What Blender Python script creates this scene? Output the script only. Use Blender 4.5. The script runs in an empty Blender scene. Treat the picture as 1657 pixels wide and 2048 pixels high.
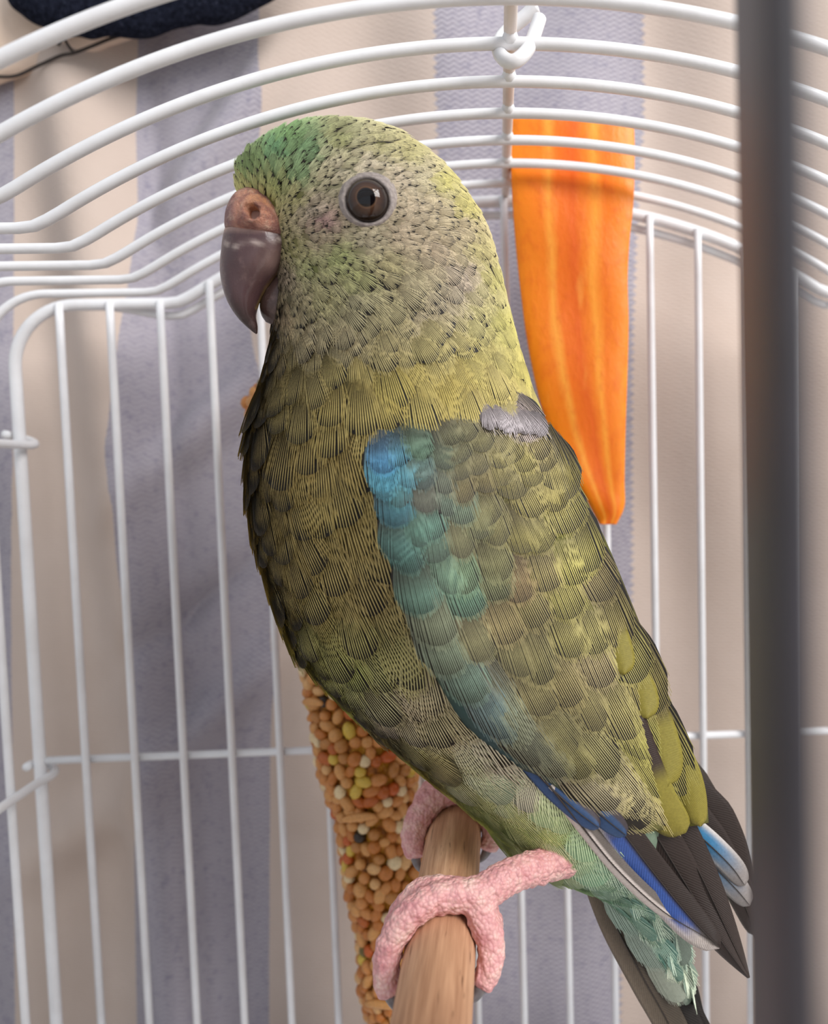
import bpy, bmesh, math, random
import numpy as np
from mathutils import Vector
from mathutils.bvhtree import BVHTree

random.seed(7)
rng = np.random.default_rng(11)
S = 0.01                                   # everything below is written in centimetres
scene = bpy.context.scene
COL = scene.collection

# ------------------------------------------------------------------ camera
F, CX, CY, YAW, PITCH, ROLL = 1572.88, 1064.09, 1032.54, .0416, -.0606, -.0238
fw = np.array([math.sin(YAW)*math.cos(PITCH), math.cos(YAW)*math.cos(PITCH), math.sin(PITCH)])
rt = np.array([math.cos(YAW), -math.sin(YAW), 0.0])
up = np.cross(rt, fw)
rt, up = math.cos(ROLL)*rt + math.sin(ROLL)*up, -math.sin(ROLL)*rt + math.cos(ROLL)*up
cam_d = bpy.data.cameras.new('camera')
cam = bpy.data.objects.new('camera', cam_d)
COL.objects.link(cam)
from mathutils import Matrix
cam.matrix_world = Matrix(((rt[0], up[0], -fw[0], 0), (rt[1], up[1], -fw[1], 0), (rt[2], up[2], -fw[2], 0), (0, 0, 0, 1)))
cam_d.sensor_fit = 'VERTICAL'
cam_d.sensor_height = 24.0
cam_d.sensor_width = 24.0*1657/2048
cam_d.lens = F/2048*24.0
cam_d.shift_x = (828.5 - CX)/2048
cam_d.shift_y = (CY - 1024)/2048
cam_d.clip_start = 0.002
cam_d.clip_end = 50
cam_d.dof.use_dof = True
cam_d.dof.focus_distance = 0.108
cam_d.dof.aperture_fstop = 13.0
scene.camera = cam

# ------------------------------------------------------------------ world, lights, exposure
world = bpy.data.worlds.new('world')
scene.world = world
world.use_nodes = True
bg = world.node_tree.nodes['Background']
bg.inputs[0].default_value = (0.86, 0.92, 1.0, 1)
bg.inputs[1].default_value = 0.62

def area(name, loc, target, size, power, color):
    d = bpy.data.lights.new(name, 'AREA')
    d.shape = 'RECTANGLE'
    d.size, d.size_y = size
    d.energy = power
    d.color = color
    o = bpy.data.objects.new(name, d)
    COL.objects.link(o)
    o.location = loc
    o.rotation_euler = (Vector(target) - Vector(loc)).to_track_quat('-Z', 'Y').to_euler()
    return o
area('window_light', (0.66, -0.50, 0.60), (0, 0.13, 0), (0.45, 0.6), 12.0, (1.0, 0.975, 0.955))

scene.view_settings.view_transform = 'Standard'
scene.view_settings.look = 'None'
scene.view_settings.gamma = 1.0
scene.view_settings.use_curve_mapping = False
scene.view_settings.exposure = 0.26

# ------------------------------------------------------------------ helpers
def un(px, py, Y):
    d = fw + rt*(px-CX)/F - up*(py-CY)/F
    return d*(Y/d[1])
def una(px, py, Y):
    px, py, Y = np.asarray(px, float), np.asarray(py, float), np.asarray(Y, float)
    d = fw + rt*((px-CX)/F)[..., None] - up*((py-CY)/F)[..., None]
    return d*(Y/d[..., 1])[..., None]
def pr(P):
    P = np.asarray(P, float)
    z = P@fw
    return np.stack([CX + F*(P@rt)/z, CY - F*(P@up)/z], -1)
def lin(c):
    c = np.asarray(c, float)/255.0
    return np.where(c <= .04045, c/12.92, ((c+.055)/1.055)**2.4)
def rgb(*c):
    return (*lin(c), 1.0)
def sm(a, b, x):
    t = np.clip((np.asarray(x, float)-a)/(b-a), 0, 1)
    return t*t*(3-2*t)

def new_mesh(name, V, Fc, mat=None, col=None, uv=None, smooth=True):
    V = np.asarray(V, float)*S
    me = bpy.data.meshes.new(name)
    Fc = [tuple(int(i) for i in f) for f in Fc] if not isinstance(Fc, np.ndarray) else Fc
    if isinstance(Fc, np.ndarray):
        n, k = Fc.shape
        me.vertices.add(len(V)); me.loops.add(n*k); me.polygons.add(n)
        me.vertices.foreach_set('co', V.ravel())
        me.loops.foreach_set('vertex_index', Fc.astype(np.int32).ravel())
        me.polygons.foreach_set('loop_start', np.arange(0, n*k, k, dtype=np.int32))
        me.update(calc_edges=True)
    else:
        me.from_pydata(V.tolist(), [], Fc)
    if smooth:
        me.polygons.foreach_set('use_smooth', np.ones(len(me.polygons), bool))
    if col is not None:
        a = me.color_attributes.new('Col', 'FLOAT_COLOR', 'POINT')
        c = np.ones((len(V), 4)); c[:, :3] = col
        a.data.foreach_set('color', c.ravel())
    if uv is not None:
        l = me.uv_layers.new(name='UVMap')
        idx = np.empty(len(me.loops), np.int32)
        me.loops.foreach_get('vertex_index', idx)
        l.data.foreach_set('uv', np.asarray(uv, float)[idx].ravel())
    if mat is not None:
        me.materials.append(mat)
    me.validate()
    return me
def obj(name, me, parent=None):
    o = bpy.data.objects.new(name, me)
    COL.objects.link(o)
    if parent is not None:
        o.parent = parent
        w = Matrix.Translation(parent['_base']) if '_base' in parent else Matrix.Identity(4)
        o.matrix_parent_inverse = w.inverted()
    return o
def thing(name, loc_cm, label, cat, group=None):
    o = bpy.data.objects.new(name, None)
    COL.objects.link(o)
    o.empty_display_size = 0.01
    o.location = [v*S for v in loc_cm]
    o['_base'] = [v*S for v in loc_cm]
    tag(o, label, cat, group)
    return o
def tag(o, label, cat, group=None):
    o['label'] = label
    o['category'] = cat
    if group: o['group'] = group
    return o

def tube(pts, rad, segs=12, cap=True):
    """tube through points (cm); rad scalar or list. parallel transport frame"""
    P = np.asarray(pts, float); n = len(P)
    R = np.full(n, rad, float) if np.isscalar(rad) else np.asarray(rad, float)
    T = np.gradient(P, axis=0); T /= np.linalg.norm(T, axis=1)[:, None]
    a = np.array([0, 0, 1.0]) if abs(T[0, 2]) < .9 else np.array([1.0, 0, 0])
    N = np.cross(T[0], a); N /= np.linalg.norm(N)
    V = []
    ang = np.linspace(0, 2*math.pi, segs, endpoint=False)
    for i in range(n):
        N = N - T[i]*(N@T[i]); N /= np.linalg.norm(N)
        B = np.cross(T[i], N)
        V.append(P[i] + R[i]*(np.cos(ang)[:, None]*N + np.sin(ang)[:, None]*B))
    V = np.concatenate(V)
    Fc = []
    for i in range(n-1):
        for j in range(segs):
            k = (j+1) % segs
            Fc.append((i*segs+j, i*segs+k, (i+1)*segs+k, (i+1)*segs+j))
    if cap:
        c0 = len(V); V = np.vstack([V, P[0]-T[0]*R[0]*.35, P[-1]+T[-1]*R[-1]*.35])
        for j in range(segs):
            k = (j+1) % segs
            Fc.append((c0, k, j)); Fc.append((c0+1, (n-1)*segs+j, (n-1)*segs+k))
    return V, Fc
def merge(parts):
    V, Fc, o = [], [], 0
    for v, f in parts:
        V.append(np.asarray(v)); Fc += [tuple(int(i)+o for i in q) for q in f]; o += len(v)
    return np.vstack(V), Fc
def spline(P, n):
    """Catmull-Rom resample of rows P to n samples"""
    P = np.asarray(P, float); m = len(P)
    Q = np.vstack([2*P[0]-P[1], P, 2*P[-1]-P[-2]])
    t = np.linspace(0, m-1, n); i = np.minimum(t.astype(int), m-2); u = (t-i)[:, None]
    p0, p1, p2, p3 = Q[i], Q[i+1], Q[i+2], Q[i+3]
    return .5*((2*p1)+(-p0+p2)*u+(2*p0-5*p1+4*p2-p3)*u**2+(-p0+3*p1-3*p2+p3)*u**3)
def vnoise(P, scale, seed=0):
    """cheap smooth noise in [-1,1] for points P (n,3)"""
    r = np.random.default_rng(seed)
    out = 0
    for k in range(6):
        d = r.normal(size=3); d /= np.linalg.norm(d)
        out = out + np.sin(P@d*scale*(1+.35*k) + r.uniform(0, 6.28) + 1.3*np.sin(P@r.normal(size=3)*scale*.45))
    return out/3.2

# ------------------------------------------------------------------ material helpers
class NT:
    def __init__(s, name):
        s.m = bpy.data.materials.new(name); s.m.use_nodes = True
        s.t = s.m.node_tree; s.b = s.t.nodes['Principled BSDF']
    def n(s, typ, **kw):
        x = s.t.nodes.new(typ)
        for k, v in kw.items(): setattr(x, k, v)
        return x
    def l(s, a, b): s.t.links.new(a, b)
    def setp(s, **kw):
        for k, v in kw.items(): s.b.inputs[k.replace('_', ' ')].default_value = v
    def val(s, x, sock):
        if hasattr(x, 'links') or hasattr(x, 'is_linked'): s.l(x, sock)
        else: sock.default_value = x
    def math(s, op, a, b=None, c=None):
        x = s.n('ShaderNodeMath', operation=op)
        s.val(a, x.inputs[0])
        if b is not None: s.val(b, x.inputs[1])
        if c is not None: s.val(c, x.inputs[2])
        return x.outputs[0]
    def mix(s, f, a, b, blend='MIX'):
        x = s.n('ShaderNodeMix', data_type='RGBA', blend_type=blend)
        s.val(f, x.inputs[0]); s.val(a, x.inputs[6]); s.val(b, x.inputs[7])
        return x.outputs[2]
    def coord(s, scale=(100, 100, 100), kind='Object', rot=(0, 0, 0)):
        c = s.n('ShaderNodeTexCoord'); m = s.n('ShaderNodeMapping')
        m.inputs['Scale'].default_value = scale; m.inputs['Rotation'].default_value = rot
        s.l(c.outputs[kind], m.inputs[0])
        return m.outputs[0]
    def noise(s, vec, scale=5, detail=3, rough=.5, dist=0):
        x = s.n('ShaderNodeTexNoise'); s.l(vec, x.inputs['Vector'])
        x.inputs['Scale'].default_value = scale; x.inputs['Detail'].default_value = detail
        x.inputs['Roughness'].default_value = rough; x.inputs['Distortion'].default_value = dist
        return x.outputs['Fac']
    def ramp(s, f, stops, interp='LINEAR'):
        x = s.n('ShaderNodeValToRGB'); x.color_ramp.interpolation = interp
        e = x.color_ramp.elements
        while len(e) < len(stops): e.new(.5)
        for i, (p, c) in enumerate(stops):
            e[i].position = p; e[i].color = c if len(c) == 4 else (*c, 1)
        s.val(f, x.inputs[0]); return x.outputs[0]
    def bump(s, h, strength=.5, dist=.0005):
        x = s.n('ShaderNodeBump'); x.inputs['Strength'].default_value = strength; x.inputs['Distance'].default_value = dist
        s.l(h, x.inputs['Height']); s.l(x.outputs[0], s.b.inputs['Normal'])

def mat_wire(name, c1, c2, rough=.35):
    M = NT(name); v = M.coord()
    f = M.noise(v, 1.3, 4, .6)
    M.l(M.ramp(f, [(.35, rgb(*c1)), (.7, rgb(*c2))]), M.b.inputs['Base Color'])
    M.setp(Roughness=rough, Specular_IOR_Level=.4)
    M.bump(M.noise(v, 9, 3), .15, .0002)
    return M.m
M_WIRE = mat_wire('white_enamel', (232, 232, 234), (222, 221, 222))
M_RIDGE = mat_wire('aged_enamel', (214, 200, 190), (226, 214, 206), .45)
M_FRONT_BAR = mat_wire('backlit_bar', (50, 47, 52), (60, 56, 62), .5)

def mat_feather(name, rough=.55, stripes=False):
    M = NT(name)
    a = M.n('ShaderNodeAttribute', attribute_name='Col')
    c = a.outputs['Color']
    v = M.coord()
    f = M.noise(v, 26, 3, .6)
    c2 = M.mix(M.math('MULTIPLY', M.math('SUBTRACT', f, .35), .9), c, M.mix(1.0, c, (.45, .42, .40, 1), 'MULTIPLY'))
    M.l(c2, M.b.inputs['Base Color'])
    if stripes:
        uv = M.coord((1, 1, 1), 'UV')
        sp = M.n('ShaderNodeSeparateXYZ'); M.l(uv, sp.inputs[0])
        ph = M.math('SUBTRACT', sp.outputs[1], M.math('MULTIPLY', M.math('ABSOLUTE', sp.outputs[0]), .9))
        w = M.math('SINE', M.math('MULTIPLY', ph, 190.0))
        M.bump(w, .2, .0001)
        d = M.math('MULTIPLY', M.math('ADD', w, 1.0), .12)
        c3 = M.mix(d, c2, M.mix(1.0, c2, (.35, .33, .33, 1), 'MULTIPLY'))
        M.l(c3, M.b.inputs['Base Color'])
    M.setp(Roughness=rough, Specular_IOR_Level=.3)
    return M.m
M_FEATHER = mat_feather('feather_barbs')
M_FLIGHT = mat_feather('flight_feather', .5, True)
M_BODY = mat_feather('bird_skin_down', .8)

# ------------------------------------------------------------------ curtain behind the cage
CY0 = 18.9
rows = [(-300, -330, 40, 285, 528, 868, 1285, 1760, 2100), (0, -330, 40, 280, 525, 870, 1285, 1760, 2100), (250, -330, 36, 268, 520, 875, 1285, 1750, 2100), (450, -330, 34, 272, 515, 880, 1270, 1740, 2100),
        (650, -330, 32, 236, 505, 885, 1263, 1735, 2100), (780, -330, 32, 222, 528, 888, 1262, 1735, 2100), (900, -330, 32, 215, 540, 890, 1262, 1735, 2100), (1150, -330, 32, 243, 545, 890, 1260, 1735, 2100),
        (1350, -330, 32, 272, 548, 890, 1255, 1735, 2100), (1500, -330, 34, 278, 545, 885, 1250, 1735, 2100), (2048, -330, 40, 283, 542, 880, 1235, 1735, 2100), (2400, -330, 44, 285, 540, 878, 1232, 1735, 2100)]
rows = np.array(rows, float)
def curtain_y(X, Z):
    P = np.stack([X, 0*X, Z], -1)
    y = .10*np.sin(X*1.9+.5*np.sin(Z*.35)+.6) + .16*np.sin((X*.8+Z*.62)*.95+.4*np.sin(Z*.5)) * (0.5+.5*np.sin(X*.37+1.0))
    # soft vertical fold on the pale stripe at the left and rumpled diagonal creases on the grey one
    y = y - .62*np.exp(-((X+8.7+.07*Z)/.85)**2) + .22*np.exp(-((X+7.6+.02*Z)/.5)**2)
    for (x0, z0, sl, w, a, ext) in ((-6.7, 1.2, .95, .42, .26, 2.2), (-6.6, -5.4, .9, .45, .24, 2.0), (-7.2, -3.0, .8, .35, -.18, 1.6), (-6.4, 7.2, 1.5, .45, .24, 2.6), (-9.6, -8.0, .6, .6, .2, 2.2)):
        u = (X-x0)*math.sin(math.atan(sl)) - (Z-z0)*math.cos(math.atan(sl))
        v = (X-x0)*math.cos(math.atan(sl)) + (Z-z0)*math.sin(math.atan(sl))
        y = y - 1.9*a*np.exp(-(u/w)**2-(v/ext)**2)
    return CY0 + 1.5*y
nx, nz = 240, 200
xs = np.linspace(-15, 12.5, nx); zs = np.linspace(-17.5, 14.5, nz)
GX, GZ = np.meshgrid(xs, zs)
GY = curtain_y(GX, GZ)
V = np.stack([GX, GY, GZ], -1).reshape(-1, 3)
pp = pr(V)
Bd = np.stack([np.interp(pp[:, 1], rows[:, 0], rows[:, k]) for k in range(1, rows.shape[1])], 1)
uu = np.zeros(len(V))
for k in range(Bd.shape[1]-1):
    m = (pp[:, 0] >= Bd[:, k]) if k else np.ones(len(V), bool)
    uu = np.where(m, k + (pp[:, 0]-Bd[:, k])/(Bd[:, k+1]-Bd[:, k]), uu)
ii = np.arange(nx*nz).reshape(nz, nx)
Fq = np.stack([ii[:-1, :-1], ii[:-1, 1:], ii[1:, 1:], ii[1:, :-1]], -1).reshape(-1, 4)
def mat_curtain():
    M = NT('striped_cotton')
    uv = M.coord((1, 1, 1), 'UV')
    sp = M.n('ShaderNodeSeparateXYZ'); M.l(uv, sp.inputs[0])
    u, v = sp.outputs[0], sp.outputs[1]              # u in stripes, v in cm
    zig = M.math('PINGPONG', M.math('MULTIPLY', v, 5.2), .5)
    ue = M.math('ADD', u, M.math('MULTIPLY', M.math('SUBTRACT', zig, .25), M.ramp(M.math('DIVIDE', u, 8.0), [(.40, (.006,)*3), (.45, (.045,)*3)])))
    par = M.math('FLOORED_MODULO', M.math('FLOOR', ue), 2.0)    # 0 grey ... 1 cream
    oc = M.coord()
    big = M.noise(oc, .5, 3, .55)
    flk = M.noise(oc, 5.5, 5, .7)
    spx = M.n('ShaderNodeSeparateXYZ'); M.l(oc, spx.inputs[0])
    X, Z = spx.outputs[0], spx.outputs[2]
    # herringbone weave: slanted threads that flip direction every few millimetres
    fl = M.math('PINGPONG', M.math('MULTIPLY', X, 8.0), 1.0)
    hb = M.math('SINE', M.math('ADD', M.math('MULTIPLY', Z, 54.0), M.math('MULTIPLY', fl, 5.0)))
    hb = M.math('MULTIPLY', hb, M.ramp(M.math('DIVIDE', u, 8.0), [(.34, (.25,)*3), (.40, (1, 1, 1))]))
    hbn = M.math('MULTIPLY', M.math('ADD', hb, 1.0), .5)
    grey = M.mix(hbn, rgb(132, 128, 138), rgb(190, 184, 190))
    grey = M.mix(M.math('MULTIPLY', M.ramp(flk, [(.52, (0, 0, 0)), (.72, (1, 1, 1))]), .55), grey, rgb(92, 92, 118))
    grey = M.mix(M.math('MULTIPLY', big, .35), grey, rgb(150, 142, 156))
    cream = M.mix(big, rgb(206, 190, 179), rgb(190, 172, 159))
    cream = M.mix(M.math('MULTIPLY', flk, .25), cream, rgb(190, 172, 162))
    wf = M.n('ShaderNodeTexWave', wave_type='BANDS', bands_direction='Z'); M.l(oc, wf.inputs[0]); wf.inputs['Scale'].default_value = 4.5; wf.inputs['Distortion'].default_value = 1.5
    M.l(M.mix(par, grey, cream), M.b.inputs['Base Color'])
    M.setp(Roughness=.9, Specular_IOR_Level=.15)
    M.b.inputs['Sheen Weight'].default_value = .15
    M.bump(M.math('ADD', M.math('MULTIPLY', hb, .25), M.math('ADD', M.math('MULTIPLY', wf.outputs['Fac'], .3), flk)), .3, .0004)
    return M.m
me = new_mesh('curtain', V, Fq, mat_curtain(), uv=np.stack([uu, V[:, 2]], -1))
o = obj('striped_curtain', me)
sol = o.modifiers.new('thickness', 'SOLIDIFY'); sol.thickness = .0012; sol.offset = 1
tag(o, 'grey and cream striped cotton curtain hanging behind the bird cage', 'curtain')

# table the cage stands on (below the picture)
def box(lo, hi):
    x0, y0, z0 = lo; x1, y1, z1 = hi
    V = [(x0, y0, z0), (x1, y0, z0), (x1, y1, z0), (x0, y1, z0), (x0, y0, z1), (x1, y0, z1), (x1, y1, z1), (x0, y1, z1)]
    return np.array(V, float), [(0, 3, 2, 1), (4, 5, 6, 7), (0, 1, 5, 4), (1, 2, 6, 5), (2, 3, 7, 6), (3, 0, 4, 7)]
M = NT('pale_floor'); vv = M.coord(); M.l(M.ramp(M.noise(vv, .8, 4), [(.3, rgb(168, 158, 148)), (.7, rgb(188, 178, 168))]), M.b.inputs['Base Color']); M.setp(Roughness=.6)
o = obj('floor', new_mesh('floor', *box((-60, -60, -18.2), (60, 60, -17.4)), M.m, smooth=False)); o['kind'] = 'structure'

M = NT('plaster'); vv = M.coord(); M.l(M.ramp(M.noise(vv, .6, 4), [(.3, rgb(206, 200, 192)), (.7, rgb(214, 208, 200))]), M.b.inputs['Base Color']); M.setp(Roughness=.9); M.bump(M.noise(vv, 6, 4), .2, .0005)
o = obj('wall_back', new_mesh('wall_back', *box((-60, 21.0, -18.2), (60, 22.0, 60)), M.m, smooth=False)); o['kind'] = 'structure'

# ------------------------------------------------------------------ cream cloth roll and navy towel over the curtain's top
def blob_strip(path, rx, ry, n=60, segs=28, seed=1, amp=.08):
    P = spline(path, n); T = np.gradient(P, axis=0); T /= np.linalg.norm(T, axis=1)[:, None]
    a = np.linspace(0, 2*math.pi, segs, endpoint=False)
    V = []
    for i in range(n):
        e = math.sqrt(max(1e-3, 1-(2*i/(n-1)-1)**8))
        Yd = np.array([0, 1.0, 0]); U = np.cross(T[i], Yd); U /= np.linalg.norm(U)
        V.append(P[i] + e*(rx[0]+(rx[1]-rx[0])*i/(n-1))*np.cos(a)[:, None]*U + e*ry*np.sin(a)[:, None]*Yd)
    V = np.concatenate(V)
    nrm = V - np.repeat(P, segs, axis=0); nrm /= np.linalg.norm(nrm, axis=1)[:, None]+1e-6
    V = V + nrm*(amp*vnoise(V, 1.7, seed) + amp*.5*vnoise(V, 4.0, seed+1))[:, None]
    Fc = [(i*segs+j, i*segs+(j+1) % segs, (i+1)*segs+(j+1) % segs, (i+1)*segs+j) for i in range(n-1) for j in range(segs)]
    Fc += [tuple(range(segs))[::-1], tuple((n-1)*segs+j for j in range(segs))]
    return V, Fc
M = NT('cream_cotton'); vv = M.coord(); f = M.noise(vv, 1.2, 4); M.l(M.ramp(f, [(.3, rgb(214, 190, 170)), (.7, rgb(228, 206, 188))]), M.b.inputs['Base Color']); M.setp(Roughness=.9, Specular_IOR_Level=.1); M.bump(M.noise(vv, 14, 3), .2, .0004)
M_CREAM = M.m
M = NT('navy_terry'); vv = M.coord(); f = M.noise(vv, 11, 5, .75); M.l(M.ramp(f, [(.35, rgb(18, 20, 30)), (.6, rgb(44, 48, 64)), (.8, rgb(96, 100, 116))]), M.b.inputs['Base Color']); M.setp(Roughness=1.0, Specular_IOR_Level=.05); M.bump(f, 1.0, .0012)
M_NAVY = M.m
M = NT('crease_shade'); M.setp(Base_Color=rgb(52, 44, 40), Roughness=.9); M_CREASE = M.m
roll = thing('cloth_roll', un(100, 80, 18.2), 'cream cloth roll with drawn-in dark gap and crease lines along the top of the striped curtain', 'cloth')
obj('cloth', new_mesh('cloth', *blob_strip([un(-260, 120, 18.35), un(-40, 85, 18.3), (un(120, 42, 18.3)), un(220, 12, 18.32), un(420, -40, 18.35)], (.95, .72), .42, seed=3, amp=.05), M_CREAM), roll)
for path in ([(-20, 153, 18.2), (30, 152, 18.05), (75, 132, 17.95), (120, 112, 17.85), (148, 106, 17.8), (185, 92, 17.8), (225, 76, 17.8), (268, 64, 17.85)],
             [(148, 106, 17.8), (138, 93, 17.78), (130, 78, 17.77), (134, 64, 17.77), (160, 45, 17.8)], [(116, 90, 17.76), (122, 80, 17.76), (131, 68, 17.77)]):
    obj('crease_line', new_mesh('crease_line', *tube(spline([un(*p) for p in path], 40), .033, 6), M_CREASE), roll)  # thin dark tubes put in as the shade of the hem gap and creases
towel = obj('navy_towel', new_mesh('navy_towel', *blob_strip([un(20, -75, 17.6), un(120, -42, 17.5), un(220, -30, 17.45), un(330, -40, 17.45), un(440, -66, 17.5), un(580, -110, 17.6)], (1.05, 1.02), .5, n=90, segs=40, seed=9, amp=.07), M_NAVY))
tag(towel, 'dark navy terry towel bunched above the curtain and cloth roll', 'towel')

# ------------------------------------------------------------------ bird cage
D0 = 16.535; XR = .307; HR = 5.50; XB = 6.68; HB = 3.53; XW = 10.045
cage = thing('bird_cage', (XR, 9.0, -17.4), 'white wire bird cage with arched roof and upright bars', 'cage')
def roof_profile(r_in=.55, r_c=1.25, zbot=-15.0, dz=0.0, inset=0.0):
    half = XB; sag = HR-HB; R = (half**2+sag**2)/(2*sag)
    pts = []
    xw = XW-inset
    for a in np.linspace(-1, 1, 81):
        x = a*half*1.0
        pts.append((x, HR-R+math.sqrt(R*R-x*x)))
    P = np.array(pts)
    # flat shoulders, rounded corner, vertical side
    right = [(half+.02, HB)] + [(x, HB) for x in np.linspace(half+.3, xw-r_c, 14)]
    right += [(xw-r_c+r_c*math.sin(t), HB-r_c+r_c*math.cos(t)) for t in np.linspace(.08, math.pi/2, 14)]
    right += [(xw, z) for z in np.linspace(HB-r_c-.5, zbot, 12)]
    left = [(-x, z) for x, z in right][::-1]
    A = np.array(left + [tuple(p) for p in P[1:-1]] + right)
    # soften the kinks where the arch meets the shoulder
    for it in range(1):
        for s in (-1, 1):
            m = (np.abs(A[:, 0]-s*half) < .3)
            idx = np.where(m)[0]
            for i in idx:
                if 0 < i < len(A)-1: A[i] = .25*A[i-1]+.5*A[i]+.25*A[i+1]
    A[:, 1] += dz
    return A
prof = roof_profile()
for k in range(1, 15):
    P = np.stack([prof[:, 0]+XR, np.full(len(prof), D0-k), prof[:, 1]], -1)
    obj('roof_wire', new_mesh('roof_wire', *tube(P, .080, 12), M_WIRE), cage)
fr = roof_profile()
P = np.stack([fr[:, 0]+XR, np.full(len(fr), D0+.02), fr[:, 1]], -1)
obj('back_frame', new_mesh('back_frame', *tube(P, .118, 14), M_WIRE), cage)
fr2 = roof_profile(inset=.0, dz=-.22)
fr2[:, 1] += .22*sm(6.8, 8.4, np.abs(fr2[:, 0]))
m = np.abs(fr2[:, 0]) < XW-1.25
P = np.stack([fr2[m, 0]+XR, np.full(m.sum(), D0+.20), fr2[m, 1]], -1)
obj('inner_frame', new_mesh('inner_frame', *tube(P, .085, 12), M_WIRE), cage)
def prof_z(x):
    i = np.argsort(fr[:, 0]); return np.interp(x-XR, fr[i, 0], fr[i, 1])
for i in range(1, 20):
    x = -9.737+i
    if abs(x-XR) > XW-.7: continue
    z = prof_z(x)
    P = [(x, D0-.10, z+.02), (x, D0-.10, z-1), (x, D0-.10, z-6), (x, D0-.10, -15)]
    obj('upright_bar', new_mesh('upright_bar', *tube(P, .078, 12), M_WIRE), cage)
for z in (-5.868, -12.9):
    obj('cross_wire', new_mesh('cross_wire', *tube([(XR-XW, D0+.05, z), (XR, D0+.05, z), (XR+XW, D0+.05, z)], .082, 12), M_WIRE), cage)
P = [(XR, y, HR+.12) for y in np.linspace(1.5, D0-.1, 30)]
obj('ridge_wire', new_mesh('ridge_wire', *tube(P, .085, 12), M_RIDGE), cage)
for k in range(1, 15):                                      # weld fillets on the ridge
    V, Fc = tube([(XR, D0-k-.13, HR+.11), (XR, D0-k-.05, HR+.06), (XR, D0-k+.05, HR+.06), (XR, D0-k+.13, HR+.11)], [.07, .105, .105, .07], 10)
    obj('weld', new_mesh('weld', V, Fc, M_WIRE), cage)
for sgn in (-1, 1):
    for (px, py) in ((38, 890), (80, 1556)):
        z = un(px, py, 16.4)[2]
        xs_ = XR+sgn*(XW-.17)
        xo = XR+sgn*(XW+.22)
        P = [(xs_, 2.2, z)] + [(xs_, y, z) for y in np.linspace(3, 16.0, 10)] + [(xs_-sgn*.06, 16.55, z), (xs_, 16.75, z+.05), (XR+sgn*XW, 16.82, z+.12), (xo, 16.7, z+.2), (xo, 16.45, z+.22)]
        obj('side_wire', new_mesh('side_wire', *tube(spline(P, 60), .088, 12), M_WIRE), cage)
V, Fc = merge([box((XR-XW-.4, 1.6, -17.4), (XR+XW+.4, D0+.4, -16.9)), box((XR-XW-.4, 1.6, -17.2), (XR-XW+.15, D0+.4, -14.6)), box((XR+XW-.15, 1.6, -17.2), (XR+XW+.4, D0+.4, -14.6)),
               box((XR-XW-.4, D0-.15, -17.2), (XR+XW+.4, D0+.4, -14.6)), box((XR-XW-.4, 1.6, -17.2), (XR+XW+.4, 2.1, -14.6))])
obj('tray', new_mesh('tray', V, Fc, M_WIRE, smooth=False), cage)
# front cage bar beside the lens, its backlit shade put into the dark colour: an oblong upright whose near edge reaches towards the camera
A = un(1487, 1024, 5.4); B = un(1552, 1024, 2.1)
d = B-A; d[2] = 0; L = np.linalg.norm(d); d /= L; nrm = np.array([d[1], -d[0], 0])
if nrm[0] < 0: nrm = -nrm
cs = []
th = .05
for t in np.linspace(-math.pi/2, math.pi/2, 7): cs.append(B + nrm*th*math.sin(t) + d*th*math.cos(t) + nrm*th)
for t in np.linspace(math.pi/2, 3*math.pi/2, 7): cs.append(A + nrm*th*math.sin(t) + d*th*math.cos(t) + nrm*th)
cs = np.array(cs); cs[:, 2] = 0
tilt = np.array([-.010, 0, 1.0])
nn = len(cs)
V = np.vstack([cs + tilt*z for z in (-17, -8, 0, 4, 6.2)])
Fc = [(i*nn+j, i*nn+(j+1) % nn, (i+1)*nn+(j+1) % nn, (i+1)*nn+j) for i in range(4) for j in range(nn)] + [tuple(range(nn))[::-1], tuple(4*nn+j for j in range(nn))]
po = obj('front_bar', new_mesh('front_bar', V, Fc, M_FRONT_BAR), cage)
po['label'] = 'flat upright bar at the front of the cage, backlit shade painted dark'

# hanging hook over a roof wire
yk = D0-6
hp = [(1072, 12, yk+.30), (1050, 34, yk+.35), (1020, 58, yk+.38), (1001, 80, yk+.32), (998, 102, yk+.12), (1010, 119, yk-.10), (1029, 123, yk-.16), (1049, 108, yk-.10), (1062, 88, yk+.02), (1071, 64, yk+.12), (1080, 36, yk+.18)]
o = obj('hanging_hook', new_mesh('hanging_hook', *tube(spline([un(*p) for p in hp], 70), .092, 14), M_WIRE))
tag(o, 'white enamelled wire hook looped around a roof wire beside the ridge', 'hook')

# ------------------------------------------------------------------ perch
PX, PZ, PRAD = -.88, -6.0, .445
n, segs = 60, 40
V = []
for i, y in enumerate(np.linspace(3.2, D0-.14, n)):
    for j in range(segs):
        a = 2*math.pi*j/segs
        V.append((PX+PRAD*math.cos(a), y, PZ+PRAD*math.sin(a)))
V = np.array(V)
Fc = [(i*segs+j, i*segs+(j+1) % segs, (i+1)*segs+(j+1) % segs, (i+1)*segs+j) for i in range(n-1) for j in range(segs)] + [tuple(range(segs))[::-1], tuple((n-1)*segs+j for j in range(segs))]
M = NT('perch_wood')
v1 = M.coord((900, 40, 900)); v2 = M.coord((260, 20, 260)); v3 = M.coord((100, 100, 100))
g1 = M.noise(v1, 1.6, 4, .6); g2 = M.noise(v2, 1.2, 3, .6, .4); g3 = M.noise(M.coord((1500, 160, 1500)), 1.0, 2, .5)
c = M.ramp(g2, [(.3, rgb(166, 120, 90)), (.5, rgb(200, 154, 120)), (.72, rgb(218, 176, 142))])
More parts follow.
